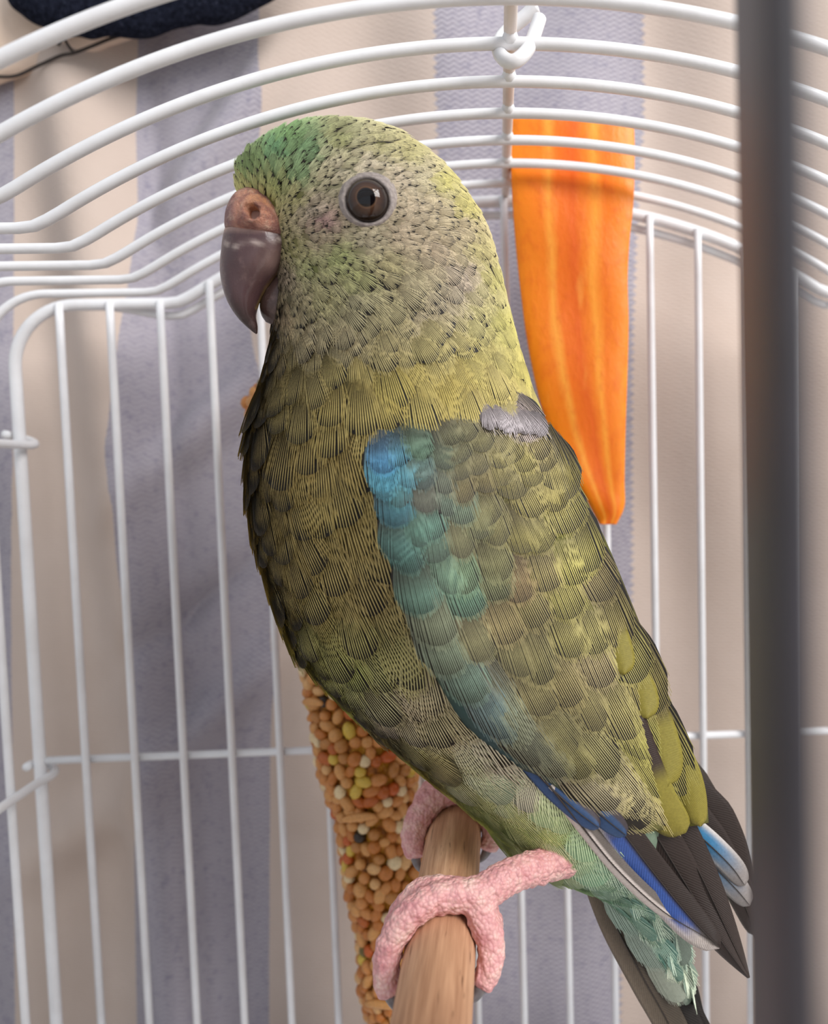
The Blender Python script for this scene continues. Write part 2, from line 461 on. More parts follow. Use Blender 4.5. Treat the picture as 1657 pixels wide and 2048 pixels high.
c = M.mix(M.ramp(g1, [(.35, (.65,)*3), (.6, (0, 0, 0))]), c, rgb(150, 106, 78))
c = M.mix(M.ramp(g3, [(.66, (0, 0, 0)), (.74, (.8,)*3)]), c, rgb(96, 62, 40))
M.l(c, M.b.inputs['Base Color']); M.setp(Roughness=.6, Specular_IOR_Level=.3); M.bump(g1, .35, .0003)
o = obj('wooden_perch', new_mesh('perch', V, Fc, M.m)); tag(o, 'round pale wooden dowel perch gripped by the parrot', 'perch')

# ------------------------------------------------------------------ carrot slice
cl = [(1022, 236), (1021, 300), (1024, 380), (1030, 470), (1040, 570), (1056, 690), (1085, 820), (1125, 915), (1165, 985), (1192, 1035), (1200, 1049)]
cr = [(1268, 238), (1270, 300), (1268, 400), (1260, 480), (1256, 560), (1258, 640), (1256, 740), (1252, 860), (1250, 960), (1250, 1012), (1234, 1049)]
YC = 15.04; nl, nw = 70, 15
Lp, Rp = spline(cl, nl), spline(cr, nl)
V = []; UVc = []
for side, dy in ((0, -.24), (1, .24)):
    for i in range(nl):
        for j in range(nw):
            t = j/(nw-1)
            e = 1-abs(2*t-1)**6
            p = Lp[i]*(1-t)+Rp[i]*t
            wv = .03*math.sin(i*.33+1.1*side)*math.cos(t*5)
            V.append(un(p[0], p[1], YC + dy*(.72+.28*e) + wv)); UVc.append((t, i/nl))
V = np.array(V); q = nl*nw
Fc = []
for i in range(nl-1):
    for j in range(nw-1):
        a = i*nw+j; Fc.append((a, a+1, a+nw+1, a+nw)); Fc.append((q+a, q+a+nw, q+a+nw+1, q+a+1))
for i in range(nl-1):
    a = i*nw; Fc.append((a, a+nw, q+a+nw, q+a)); b = a+nw-1; Fc.append((b, q+b, q+b+nw, b+nw))
for j in range(nw-1):
    Fc.append((j, q+j, q+j+1, j+1)); a = (nl-1)*nw+j; Fc.append((a, a+1, q+a+1, q+a))
M = NT('carrot_flesh')
uvn = M.coord((1, 1, 1), 'UV'); sp = M.n('ShaderNodeSeparateXYZ'); M.l(uvn, sp.inputs[0])
oc = M.coord((100, 100, 22)); oc2 = M.coord((100, 100, 60))
n1 = M.noise(oc, 1.6, 4, .6, .6); n2 = M.noise(oc2, 5, 4, .65)
band = M.math('ADD', sp.outputs[0], M.math('MULTIPLY', M.math('SUBTRACT', n1, .5), .16))
c = M.ramp(band, [(.0, rgb(246, 140, 18)), (.22, rgb(242, 128, 14)), (.30, rgb(248, 160, 52)), (.37, rgb(238, 116, 8)), (.52, rgb(228, 100, 6)), (.62, rgb(240, 128, 16)), (.68, rgb(249, 158, 46)), (.76, rgb(240, 122, 10)), (1., rgb(246, 142, 22))])
c = M.mix(M.ramp(n2, [(.5, (0, 0, 0)), (.75, (.5,)*3)]), c, rgb(216, 88, 4))
c = M.mix(M.ramp(M.noise(oc, 3.5, 3, .5), [(.62, (0, 0, 0)), (.75, (.4,)*3)]), c, rgb(250, 170, 70))
M.l(c, M.b.inputs['Base Color']); M.setp(Roughness=.42, Specular_IOR_Level=.4)
M.b.inputs['Subsurface Weight'].default_value = .25; M.b.inputs['Subsurface Radius'].default_value = (.004, .0015, .0005)
M.bump(n2, .25, .0006)
o = obj('carrot_slice', new_mesh('carrot', V, Fc, M.m, uv=np.array(UVc))); tag(o, 'long orange carrot slice wedged between the roof wires', 'carrot')
bv = o.modifiers.new('soft', 'BEVEL'); bv.width = .0004; bv.segments = 2; bv.limit_method = 'ANGLE'

# ------------------------------------------------------------------ seed stick
st0, st1 = un(586, 742, 15.32), un(862, 2170, 15.26)
ax = st1-st0; LS = np.linalg.norm(ax); ax /= LS
sx = np.cross(ax, [0, 1, 0]); sx /= np.linalg.norm(sx); sy = np.cross(sx, ax)
stick = thing('seed_stick', st1, 'long treat stick crusted with orange and tan seeds behind the parrot', 'seed stick')
RS = .86
def stick_r(l): return RS*(1 + .06*math.sin(l*1.1+.5) + .05*math.sin(l*2.7)) * (1 if l > .5 else math.sqrt(max(.05, l/.5)))
n, segs = 120, 48
V = []
for i in range(n):
    l = LS*i/(n-1)
    for j in range(segs):
        a = 2*math.pi*j/segs
        V.append(st0+ax*l+(stick_r(l)-.10)*(math.cos(a)*sx+math.sin(a)*sy))
V = np.array(V); nv = V-(st0+np.outer((V-st0)@ax, ax)); nv /= np.linalg.norm(nv, axis=1)[:, None]
V = V+nv*(.05*vnoise(V, 6, 4)+.03*vnoise(V, 15, 5))[:, None]
Fc = [(i*segs+j, i*segs+(j+1) % segs, (i+1)*segs+(j+1) % segs, (i+1)*segs+j) for i in range(n-1) for j in range(segs)] + [tuple(range(segs))[::-1], tuple((n-1)*segs+j for j in range(segs))]
M = NT('sticky_core'); vv = M.coord()
c = M.ramp(M.noise(vv, 2.2, 4, .6), [(.3, rgb(70, 44, 12)), (.45, rgb(176, 104, 22)), (.58, rgb(206, 150, 30)), (.7, rgb(196, 84, 20)), (.85, rgb(110, 96, 30))])
M.l(c, M.b.inputs['Base Color']); M.setp(Roughness=.35); M.bump(M.noise(vv, 14, 4), .8, .001)
obj('sticky_core', new_mesh('sticky_core', V, Fc, M.m), stick)
def ico(sub=2):
    bm = bmesh.new(); bmesh.ops.create_icosphere(bm, subdivisions=sub, radius=1)
    V = np.array([v.co for v in bm.verts]); Fc = [tuple(v.index for v in f.verts) for f in bm.faces]; bm.free(); return V, Fc
IV, IF = ico(2)
SEEDC = [(206, 136, 70), (192, 116, 48), (212, 150, 84), (184, 94, 30), (222, 170, 110), (196, 92, 30), (232, 206, 160), (214, 178, 70), (186, 124, 60), (112, 96, 40), (50, 36, 24)]
SEEDW = np.array([24, 18, 22, 8, 12, 4, 5, 5, 6, 1.5, .8]); SEEDW = SEEDW/SEEDW.sum()
seed_mats = []
for i, cc in enumerate(SEEDC):
    M = NT('seed_coat'); vv = M.coord(); f = M.noise(vv, 5, 3)
    M.l(M.ramp(f, [(.3, rgb(*[x*.86 for x in cc])), (.7, rgb(*cc))]), M.b.inputs['Base Color']); M.setp(Roughness=.38, Specular_IOR_Level=.45)
    M.bump(M.noise(vv, 30, 3), .2, .0003)
    seed_mats.append(M.m)
seed_me = {}
def seed_mesh(kind, ci):
    if (kind, ci) not in seed_me:
        sc = {'millet': (1, 1, 1.0), 'oval': (.92, .84, 1.38), 'grain': (.62, .55, 2.6)}[kind]
        P = IV*np.array(sc)
        if kind == 'millet': P = P*(1+.10*np.maximum(0, IV[:, 2:3])**3)
        if kind == 'grain': P[:, 0] += .12*P[:, 2]**2*.25
        seed_me[(kind, ci)] = new_mesh('seed_'+kind, P, IF, seed_mats[ci])
    return seed_me[(kind, ci)]
cand = []
pts = np.zeros((0, 3))
tries = 0
for _ in range(26000):
    l = rng.uniform(.15, LS-.05); a = rng.uniform(0, 2*math.pi)
    r = stick_r(l)-.03
    p = st0+ax*l+r*(math.cos(a)*sx+math.sin(a)*sy)
    dn = math.cos(a)*sx+math.sin(a)*sy
    rad = rng.uniform(.108, .15)
    if len(pts):
        dd = np.linalg.norm(pts-p, axis=1)
        if dd.min() < rad*1.5: continue
    pts = np.vstack([pts, p]); cand.append((p, dn, rad, l))
def seed_matrix(p, dn, rad):
    z = np.array([rng.normal(), rng.normal(), rng.normal()]); z = z-dn*(z@dn)*.75; z /= np.linalg.norm(z)
    x = np.cross(z, dn); x /= np.linalg.norm(x); y = np.cross(z, x)
    R = np.stack([x, y, z], 1)*rad
    m = Matrix(((*R[0], p[0]*S), (*R[1], p[1]*S), (*R[2], p[2]*S), (0, 0, 0, 1)))
    return m, R
# the seeds that show (turned to the camera, inside the picture, not behind the bird) are parts, the rest one crust
def shows(c):
    p, dn = c[0], c[1]; q = pr(p); v = -p/np.linalg.norm(p)
    left = np.interp(q[1], [740, 830, 1300, 1480, 1560, 1620, 1700, 2048], [512, 498, 600, 760, 850, 870, 855, 800])
    return (dn@v) + (0 if (q[1] < 2060 and q[0] < left+25) else -3)
order = sorted(range(len(cand)), key=lambda i: -shows(cand[i]))
crust = []
GRAINS = [(715, 1617), (765, 2003), (640, 1400)]
for r_, i in enumerate(order):
    p, dn, rad, l = cand[i]
    ci = rng.choice(len(SEEDC), p=SEEDW); kind = rng.choice(['millet', 'oval', 'oval', 'millet'])
    q = pr(p)
    m, R = seed_matrix(p, dn, rad)
    if r_ < 300 and shows(cand[i]) > -1:
        o = bpy.data.objects.new('seed', seed_mesh(kind, ci)); COL.objects.link(o)
        o.parent = stick; o.matrix_parent_inverse = Matrix.Translation(stick['_base']).inverted()
        o.matrix_basis = m
    else:
        crust.append((p+(IV*np.array((1, .95, 1.15)))@R.T, ci))
for (gx, gy) in GRAINS:                                     # a few long grains lying on the crust
    best = min(cand, key=lambda c: np.linalg.norm(pr(c[0])-(gx, gy)) + (100 if c[1][1] > -.3 else 0))
    p, dn = best[0]+best[1]*.09, best[1]
    z = rt*.98-up*(-.2); z = z-dn*(z@dn); z /= np.linalg.norm(z); x = np.cross(z, dn); y = np.cross(z, x)
    R = np.stack([x, y, z], 1)*.145
    o = bpy.data.objects.new('grain', seed_mesh('grain', 2)); COL.objects.link(o); o.parent = stick
    o.matrix_parent_inverse = Matrix.Translation(stick['_base']).inverted()
    o.matrix_basis = Matrix(((*R[0], p[0]*S), (*R[1], p[1]*S), (*R[2], p[2]*S), (0, 0, 0, 1)))
Vc = np.concatenate([c[0] for c in crust]); nI = len(IV)
Fc = (np.array(IF)[None]+(np.arange(len(crust))*nI)[:, None, None]).reshape(-1, 3)
me = new_mesh('seed_crust', Vc, Fc)
for m_ in seed_mats: me.materials.append(m_)
me.polygons.foreach_set('material_index', np.repeat([c[1] for c in crust], len(IF)).astype(np.int32))
o = obj('seed_crust', me, stick); o['kind'] = 'stuff'
# ------------------------------------------------------------------ the parrot
bird = thing('parrot', (PX, 11.3, PZ+PRAD), 'olive green parrot with pale face and blue edged wing gripping the perch', 'parrot')
SEC = [  # left px,py, right px,py, half depth, centre depth
    (655, 264, 725, 262, .30, 11.30), (548, 300, 815, 286, .85, 11.30), (486, 352, 888, 336, 1.10, 11.30), (492, 410, 940, 400, 1.22, 11.32), (530, 470, 972, 455, 1.28, 11.34),
    (552, 540, 992, 520, 1.30, 11.36), (552, 610, 1008, 590, 1.32, 11.38), (550, 672, 1026, 660, 1.36, 11.40), (536, 748, 1050, 740, 1.46, 11.43), (510, 842, 1080, 825, 1.62, 11.46),
    (503, 950, 1115, 915, 1.76, 11.50), (516, 1060, 1150, 1005, 1.82, 11.50), (546, 1170, 1190, 1100, 1.82, 11.50), (588, 1275, 1228, 1210, 1.78, 11.50), (668, 1368, 1268, 1318, 1.70, 11.50),
    (766, 1462, 1306, 1416, 1.60, 11.50), (866, 1542, 1334, 1506, 1.50, 11.50), (948, 1610, 1350, 1580, 1.38, 11.50), (1012, 1684, 1345, 1636, 1.18, 11.50), (1095, 1730, 1330, 1680, .92, 11.50),
    (1182, 1772, 1336, 1728, .66, 11.50), (1250, 1838, 1352, 1796, .46, 11.50), (1318, 1926, 1370, 1900, .28, 11.50), (1368, 2008, 1384, 1996, .07, 11.50)]
def loft(sec, n, segs, power=2.0):
    Q = spline(np.array(sec, float), n)
    a = np.linspace(0, 2*math.pi, segs, endpoint=False)
    ca = np.sign(np.cos(a))*np.abs(np.cos(a))**(2/power); sa = np.sign(np.sin(a))*np.abs(np.sin(a))**(2/power)
    V = []; C = []
    for q in Q:
        Lw, Rw = un(q[0], q[1], q[5]), un(q[2], q[3], q[5])
        c = (Lw+Rw)/2; h = (Rw-Lw)/2
        V.append(c + ca[:, None]*h + (max(q[4], .01)*sa)[:, None]*np.array([0, 1.0, 0])); C.append(c)
    V = np.concatenate(V)
    Fc = [(i*segs+j, i*segs+(j+1) % segs, (i+1)*segs+(j+1) % segs, (i+1)*segs+j) for i in range(n-1) for j in range(segs)]
    c0 = len(V); V = np.vstack([V, C[0], C[-1]])
    for j in range(segs):
        k = (j+1) % segs
        Fc.append((c0, k, j)); Fc.append((c0+1, (n-1)*segs+j, (n-1)*segs+k))
    return V, Fc
NB, SG = 130, 80
BV, BF = loft(SEC, NB, SG)

# plumage colours: sRGB control points in the bird's side view
CP = [  # px, py, light barb colour
    (480, 370, (150, 150, 66)), (500, 330, (98, 128, 66)), (560, 300, (80, 134, 88)), (620, 300, (88, 130, 84)), (600, 345, (104, 144, 92)), (560, 370, (150, 164, 84)), (530, 400, (150, 146, 70)), (600, 400, (166, 164, 100)), (580, 270, (96, 140, 78)),
    (680, 275, (124, 130, 76)), (700, 320, (160, 158, 118)), (760, 290, (140, 138, 84)), (820, 300, (150, 146, 84)), (850, 350, (164, 156, 120)), (890, 360, (150, 146, 60)), (930, 410, (158, 152, 66)),
    (660, 350, (186, 182, 140)), (630, 420, (196, 180, 158)), (680, 340, (206, 198, 166)), (740, 330, (206, 196, 168)), (800, 360, (206, 192, 162)), (830, 420, (202, 186, 154)), (810, 470, (198, 180, 148)), (740, 480, (196, 186, 150)), (650, 445, (160, 122, 122)), (640, 480, (176, 160, 128)),
    (880, 420, (184, 170, 134)), (920, 460, (172, 158, 122)), (960, 500, (160, 152, 88)), (985, 560, (150, 146, 66)), (870, 500, (184, 166, 136)), (930, 560, (176, 160, 142)),
    (600, 500, (172, 168, 104)), (620, 540, (166, 172, 102)), (680, 520, (152, 164, 90)), (720, 560, (156, 162, 92)), (780, 540, (168, 160, 106)), (840, 560, (178, 168, 126)), (900, 600, (172, 160, 134)),
    (570, 560, (178, 160, 134)), (600, 610, (190, 178, 132)), (650, 600, (184, 180, 118)), (720, 620, (184, 178, 132)), (790, 620, (172, 164, 116)), (850, 640, (176, 164, 130)), (960, 640, (160, 154, 90)), (1010, 650, (152, 148, 62)),
    (560, 640, (168, 146, 112)), (620, 690, (196, 182, 140)), (700, 690, (180, 168, 126)), (780, 690, (176, 164, 110)), (870, 700, (168, 158, 96)), (960, 720, (160, 150, 74)), (1040, 740, (156, 148, 66)),
    (545, 680, (120, 106, 70)), (540, 740, (128, 112, 70)), (600, 750, (150, 136, 80)), (700, 770, (176, 160, 84)), (800, 780, (184, 168, 78)), (900, 790, (178, 162, 74)), (1000, 780, (160, 148, 76)),
    (520, 830, (128, 112, 62)), (580, 820, (158, 142, 78)), (680, 850, (166, 148, 74)), (780, 830, (168, 152, 74)), (530, 950, (126, 108, 56)), (620, 930, (156, 136, 70)), (700, 950, (152, 132, 66)), (560, 1050, (134, 116, 60)), (650, 1040, (160, 142, 74)),
    (720, 1060, (140, 122, 62)), (600, 1150, (148, 130, 70)), (680, 1150, (150, 132, 72)), (760, 1180, (134, 116, 64)), (620, 1250, (150, 136, 74)), (700, 1260, (146, 130, 74)), (790, 1280, (136, 120, 70)),
    (650, 1320, (160, 158, 84)), (720, 1330, (152, 162, 76)), (790, 1350, (152, 146, 84)), (700, 1400, (176, 178, 110)), (770, 1400, (170, 170, 120)), (800, 1450, (176, 164, 146)), (850, 1430, (150, 138, 110)), (840, 1520, (172, 170, 110)), (900, 1480, (150, 142, 104)),
    (890, 1570, (164, 158, 104)), (930, 1510, (154, 146, 122)), (960, 1560, (196, 206, 174)), (1010, 1540, (150, 140, 128)), (1010, 1590, (196, 214, 186)), (1060, 1600, (170, 168, 150)), (980, 1630, (182, 190, 128)), (1040, 1650, (186, 196, 138)), (1100, 1650, (190, 212, 160)), (1110, 1700, (200, 214, 132)), (1060, 1700, (178, 190, 130)), (1160, 1700, (166, 200, 154)),
    (1140, 1740, (190, 208, 164)), (1190, 1740, (160, 206, 168)), (1240, 1790, (166, 206, 184)), (1270, 1850, (160, 208, 190)), (1330, 1900, (172, 204, 186)), (1320, 1940, (150, 206, 190)), (1370, 1990, (196, 220, 198)), (1250, 1700, (170, 196, 170)), (1300, 1760, (176, 200, 178))]
CPX = np.array([(c[0], c[1]) for c in CP], float); CPC = np.array([lin(c[2]) for c in CP])
def plume(px, py, pts=None, cols=None, pw=3.2):
    pts = CPX if pts is None else pts; cols = CPC if cols is None else cols
    d2 = (np.asarray(px)[..., None]-pts[:, 0])**2 + (np.asarray(py)[..., None]-pts[:, 1])**2 + 30
    w = d2**(-pw/2*1.0)
    w = w/w.sum(-1, keepdims=True)
    return w@cols

bp = pr(BV)
bcol = plume(bp[:, 0], bp[:, 1])*.14*(1+2.5*sm(1500, 1650, bp[:, 1])+2.2*sm(640, 520, bp[:, 1]))[:, None] + lin((46, 38, 30))*.4
body_me = new_mesh('body', BV, BF, M_BODY, col=bcol)
body = obj('body', body_me, bird)
bvh = BVHTree.FromPolygons([tuple(v) for v in BV], BF)
def hit(px, py):
    d = un(px, py, 1.0); d = Vector(d).normalized()
    loc, nrm, idx, dist = bvh.ray_cast(Vector((0, 0, 0)), d)
    return (np.array(loc), np.array(nrm)) if loc is not None else (None, None)
def hit_back(px, py):
    d = Vector(un(px, py, 1.0)).normalized()
    loc, nrm, idx, dist = bvh.ray_cast(d*40, -d)
    return (np.array(loc), np.array(nrm)) if loc is not None else (None, None)

# ---- feather template: two fans of separate barbs on a dark vane ----
def barb_template(nb, seed=0, wid=.62, spread=.30, ragged=.03, segs=4):
    """unit feather: y 0..1 along, x -.5..+.5 across: a brush of separate barbs spreading from the shaft, on a dark vane"""
    r = np.random.default_rng(seed)
    V, Fc, T, Z = [], [], [], []
    def tipline(x): return .52+.48*np.sqrt(np.maximum(0, 1-(2*x)**2))
    nv, mv = 7, 7
    for i in range(nv):
        s = i/(nv-1)
        for j in range(mv):
            x = (j/(mv-1)-.5)*.94
            k = spread+(1-spread)*math.sin(min(1, s/.62)*math.pi/2)
            V.append((x*k, .03+s*(tipline(x)-.09))); T.append(-1.0); Z.append(-.012)
    for i in range(nv-1):
        for j in range(mv-1):
            a = i*mv+j; Fc.append((a, a+1, a+mv+1, a+mv))
    for i in range(2*nb):
        x1 = -.5+(i+.5)/(2*nb)
        s1 = tipline(x1)*(1+ragged*r.normal())
        x1 = x1*(1+.02*r.normal())
        p0 = np.array([x1*spread, .0]); p1 = np.array([x1*(.55+.45*spread)*1.12, .36]); p2 = np.array([x1, s1])
        wb = wid/(2*nb)*.5
        b = len(V)
        for k in range(segs+1):
            t = k/segs
            p = (1-t)**2*p0+2*t*(1-t)*p1+t*t*p2
            tg = 2*(1-t)*(p1-p0)+2*t*(p2-p1); tg /= np.linalg.norm(tg)+1e-9
            nn = np.array([-tg[1], tg[0]])
            kx = (spread+(1-spread)*t)*(1.0 if t < .99 else .35)
            V.append(tuple(p+nn*wb*kx)); V.append(tuple(p-nn*wb*kx))
            tc = max(0.02, p[1]-.10*abs(x1)); T += [tc, tc]; Z += [.009, .003]
        for k in range(segs):
            q = b+2*k; Fc.append((q, q+2, q+3, q+1))
    return np.array(V), np.array(Fc), np.array(T), np.array(Z)

TEMPL = {n: [barb_template(n, sd, wid=w, spread=sp, ragged=rg) for sd in range(4)] for n, w, sp, rg in ((4, .64, .16, .12), (5, .62, .18, .12), (6, .58, .20, .10), (8, .60, .34, .05), (9, .62, .40, .05), (11, .62, .55, .02), (14, .60, .60, .015))}
DARK = lin((44, 37, 28))

def mute(c, k=.22, warm=(1.08, .98, .92)):
    c = np.asarray(c); g = c.mean(-1, keepdims=True)
    return (c*(1-k)+g*k)*np.array(warm)
def capc(c, m=.82):
    k = c.max(); return c*(m/k) if k > m else c
class Feathers:
    def __init__(s): s.V, s.F, s.C, s.o = [], [], [], 0
    def add(s, V, Fc, C):
        s.V.append(V); s.F.append(Fc+s.o); s.C.append(C); s.o += len(V)
    def build(s, name, mat, parent):
        return obj(name, new_mesh(name, np.vstack(s.V), np.vstack(s.F), mat, col=np.vstack(s.C)), parent)
def fcol(T, root, tip, dark):
    t = np.clip(T, 0, 1)[:, None]
    c = root*(1-t**.8)+tip*t**.8
    return np.where(T[:, None] < 0, dark, c)

# ---- body plumage ----
def size_field(px, py):
    """feather length in px at the body's side view"""
    s = np.interp(py, [250, 330, 420, 520, 620, 700, 780, 900, 1300, 1500, 1700, 2000], [38, 38, 36, 44, 56, 70, 104, 122, 122, 112, 96, 84])
    de = np.hypot(px-735, py-402)
    s = np.where(de < 150, np.minimum(s, 18+.16*np.maximum(0, de-40)), s)
    db = np.hypot(px-545, py-500)
    s = np.where(db < 170, np.minimum(s, 20+.16*np.maximum(0, db-40)), s)
    return s
tri = []
for f in BF:
    tri.append(f[:3])
    if len(f) == 4: tri.append((f[0], f[2], f[3]))
tri = np.array(tri)
A_, B_, C_ = BV[tri[:, 0]], BV[tri[:, 1]], BV[tri[:, 2]]
ta = np.linalg.norm(np.cross(B_-A_, C_-A_), axis=1); tp = ta/ta.sum()
NC = 42000
ti = rng.choice(len(tri), NC, p=tp); u1, u2 = rng.random(NC), rng.random(NC)
fl = u1+u2 > 1; u1[fl] = 1-u1[fl]; u2[fl] = 1-u2[fl]
CPT = A_[ti]+(B_-A_)[ti]*u1[:, None]+(C_-A_)[ti]*u2[:, None]
# smooth vertex normals
vn = np.zeros_like(BV); fn = np.cross(B_-A_, C_-A_)
for k in range(3): np.add.at(vn, tri[:, k], fn)
vn /= np.linalg.norm(vn, axis=1)[:, None]+1e-12
cen = BV[:NB*SG].reshape(NB, SG, 3).mean(1)
if ((BV[:SG*NB]-np.repeat(cen, SG, 0))*vn[:SG*NB]).sum() < 0: vn = -vn
CN = vn[tri[ti, 0]]*(1-u1-u2)[:, None]+vn[tri[ti, 1]]*u1[:, None]+vn[tri[ti, 2]]*u2[:, None]
CN /= np.linalg.norm(CN, axis=1)[:, None]
# longitudinal flow per vertex
G = BV[:NB*SG].reshape(NB, SG, 3); LT = np.gradient(G, axis=0).reshape(-1, 3)
LT = np.vstack([LT, LT[:1]*0+[0, 0, -1], LT[:1]*0+[0, 0, -1]]); LT /= np.linalg.norm(LT, axis=1)[:, None]+1e-9
CT = LT[tri[ti, 0]]
cpx = pr(CPT)
beak0 = un(515, 470, 10.75)
rad = CPT-beak0; rad /= np.linalg.norm(rad, axis=1)[:, None]
axis_dir = un(1010, 1150, 11.5)-un(760, 560, 11.3); axis_dir /= np.linalg.norm(axis_dir)
wh = 1-sm(600, 820, cpx[:, 1])
flow = rad*wh[:, None]*1.0 + (CT*.6+axis_dir*.4)*(1-wh)[:, None]*1.0
flow = flow + np.array([0, 0, -.55])*(sm(430, 620, cpx[:, 1])*wh)[:, None]
flow = flow - CN*(flow*CN).sum(1)[:, None]
flow /= np.linalg.norm(flow, axis=1)[:, None]+1e-9
LEN = size_field(cpx[:, 0], cpx[:, 1])*rng.uniform(.85, 1.15, NC)
near = CN[:, 1] < .25
WPOLY = np.array([(790, 935), (900, 905), (1000, 885), (1090, 905), (1200, 1090), (1290, 1310), (1345, 1450), (1330, 1560), (1180, 1600), (1040, 1520), (900, 1360), (800, 1130)], float)
def inpoly(px, py, poly):
    ins = np.zeros(len(px), bool); j = len(poly)-1
    for i in range(len(poly)):
        xi, yi = poly[i]; xj, yj = poly[j]
        c = ((yi > py) != (yj > py)) & (px < (xj-xi)*(py-yi)/(yj-yi+1e-12)+xi)
        ins ^= c; j = i
    return ins
skip = inpoly(cpx[:, 0], cpx[:, 1], WPOLY)
skip |= np.hypot(cpx[:, 0]-736, (cpx[:, 1]-403)) < 45
skip |= (cpx[:, 0] < 522) & (cpx[:, 1] > 402) & (cpx[:, 1] < 520)
skip |= (np.hypot(cpx[:, 0]-505, cpx[:, 1]-435) < 46)
skip |= near & inpoly(cpx[:, 0], cpx[:, 1], np.array([(1180, 1590), (1480, 1560), (1480, 1920), (1372, 1856), (1262, 1766), (1192, 1682)], float))
skip |= near & (np.hypot(cpx[:, 0]-1120, cpx[:, 1]-1735) < 14)
skip |= cpx[:, 1] > 1960
FB = Feathers()
acc_p = np.zeros((6000, 3)); acc_r = np.zeros(6000); na = 0
sel = []
for i in range(NC):
    if skip[i]: continue
    r_ = LEN[i]*.0072*((.36 if cpx[i, 1] > 680 else .27) if near[i] else .52)
    if na and (np.linalg.norm(acc_p[:na]-CPT[i], axis=1) < (acc_r[:na]+r_)*.5*1.0).any(): continue
    acc_p[na] = CPT[i]; acc_r[na] = r_; na += 1; sel.append(i)
    if na >= 6000: break
sel.sort(key=lambda i: -cpx[i, 1])
fcols = plume(cpx[sel, 0]+flow[sel]@rt*LEN[sel]*.5, cpx[sel, 1]-flow[sel]@up*LEN[sel]*.5)
for k_, i in enumerate(sel):
    p, nrm, y, Lp_ = CPT[i], CN[i], flow[i], LEN[i]
    L = Lp_*.0073
    jit = rng.normal()*.14; x = np.cross(y, nrm); y = y*math.cos(jit)+x*math.sin(jit); x = np.cross(y, nrm)
    nb = 4 if Lp_ < 26 else 5 if Lp_ < 40 else 6 if Lp_ < 62 else 8 if Lp_ < 80 else 9
    py = cpx[i, 1]
    Vt, Ft, T, Z = TEMPL[nb][rng.integers(4)]
    asp = np.interp(py, [300, 500, 700, 900, 1600], [.60, .72, .80, .82, .8])
    W = L*asp
    lift = np.interp(py, [300, 600, 750, 1400, 1700], [.24, .26, .13, .10, .14])*(1+.25*rng.normal())
    if py < 400 and cpx[i, 0] < 560: lift = .34; 
    xx, yy = Vt[:, 0]*W, Vt[:, 1]*L
    zz = Z*L*1.3 + .008 + lift*yy - .38*lift*yy**2/L*1.6 - .55*xx**2/W*.55
    P = p - y*L*.25 - nrm*.012 + xx[:, None]*x + yy[:, None]*y + zz[:, None]*nrm
    tip = mute(fcols[k_], np.interp(py, [560, 720, 1650, 1720], [.34, .2, .2, .36]), (1.05, 1.0, .90))*rng.uniform(.86, 1.14)*np.interp(py, [300, 600, 760, 1300, 1600], [2.4, 2.5, 2.1, 2.05, 2.7])
    rootf = np.interp(py, [400, 520, 640, 760, 1300, 1500], [.55, .42, .24, .30, .36, .75])
    vd = DARK*np.interp(py, [300, 600, 800, 1400, 1600], [1.0, .6, .45, .8, 3.0]); kv = float(sm(1450, 1620, py)); vd = vd*(1-kv)+fcols[k_]*.6*kv
    C = fcol(T, tip*rootf*np.array([.95, .9, .9]), capc(tip*1.08), vd)
    FB.add(P, Ft, C)
pl = FB.build('body_plumage', M_FEATHER, body)
pl['kind'] = 'stuff'
print('body feathers', na)

# ---- beak, cere, eyes ----
M = NT('beak_horn'); vv = M.coord(); a = M.n('ShaderNodeAttribute', attribute_name='Col')
f = M.noise(vv, 7, 5, .65); f2 = M.noise(M.coord((300, 300, 80)), 1.2, 3, .6)
c = M.mix(M.ramp(f, [(.55, (0, 0, 0)), (.85, (.4,)*3)]), a.outputs['Color'], rgb(156, 128, 122))
c = M.mix(M.ramp(f2, [(.3, (.45,)*3), (.55, (0, 0, 0))]), c, rgb(66, 48, 48))
M.l(c, M.b.inputs['Base Color']); M.setp(Roughness=.27, Specular_IOR_Level=.5); M.bump(f, .3, .0004); M_BEAK = M.m
M = NT('cere_skin'); vv = M.coord(); a = M.n('ShaderNodeAttribute', attribute_name='Col'); f = M.noise(vv, 11, 5, .7)
c = M.mix(M.ramp(f, [(.5, (0, 0, 0)), (.7, (.7,)*3)]), a.outputs['Color'], rgb(216, 184, 160))
c = M.mix(M.ramp(M.noise(vv, 6, 4, .6), [(.46, (0, 0, 0)), (.62, (.8,)*3)]), c, rgb(140, 90, 84))
M.l(c, M.b.inputs['Base Color']); M.setp(Roughness=.5); M.b.inputs['Subsurface Weight'].default_value = .2; M.b.inputs['Subsurface Radius'].default_value = (.002, .0007, .0004); M.bump(f, 1.0, .0010); M_CERE = M.m

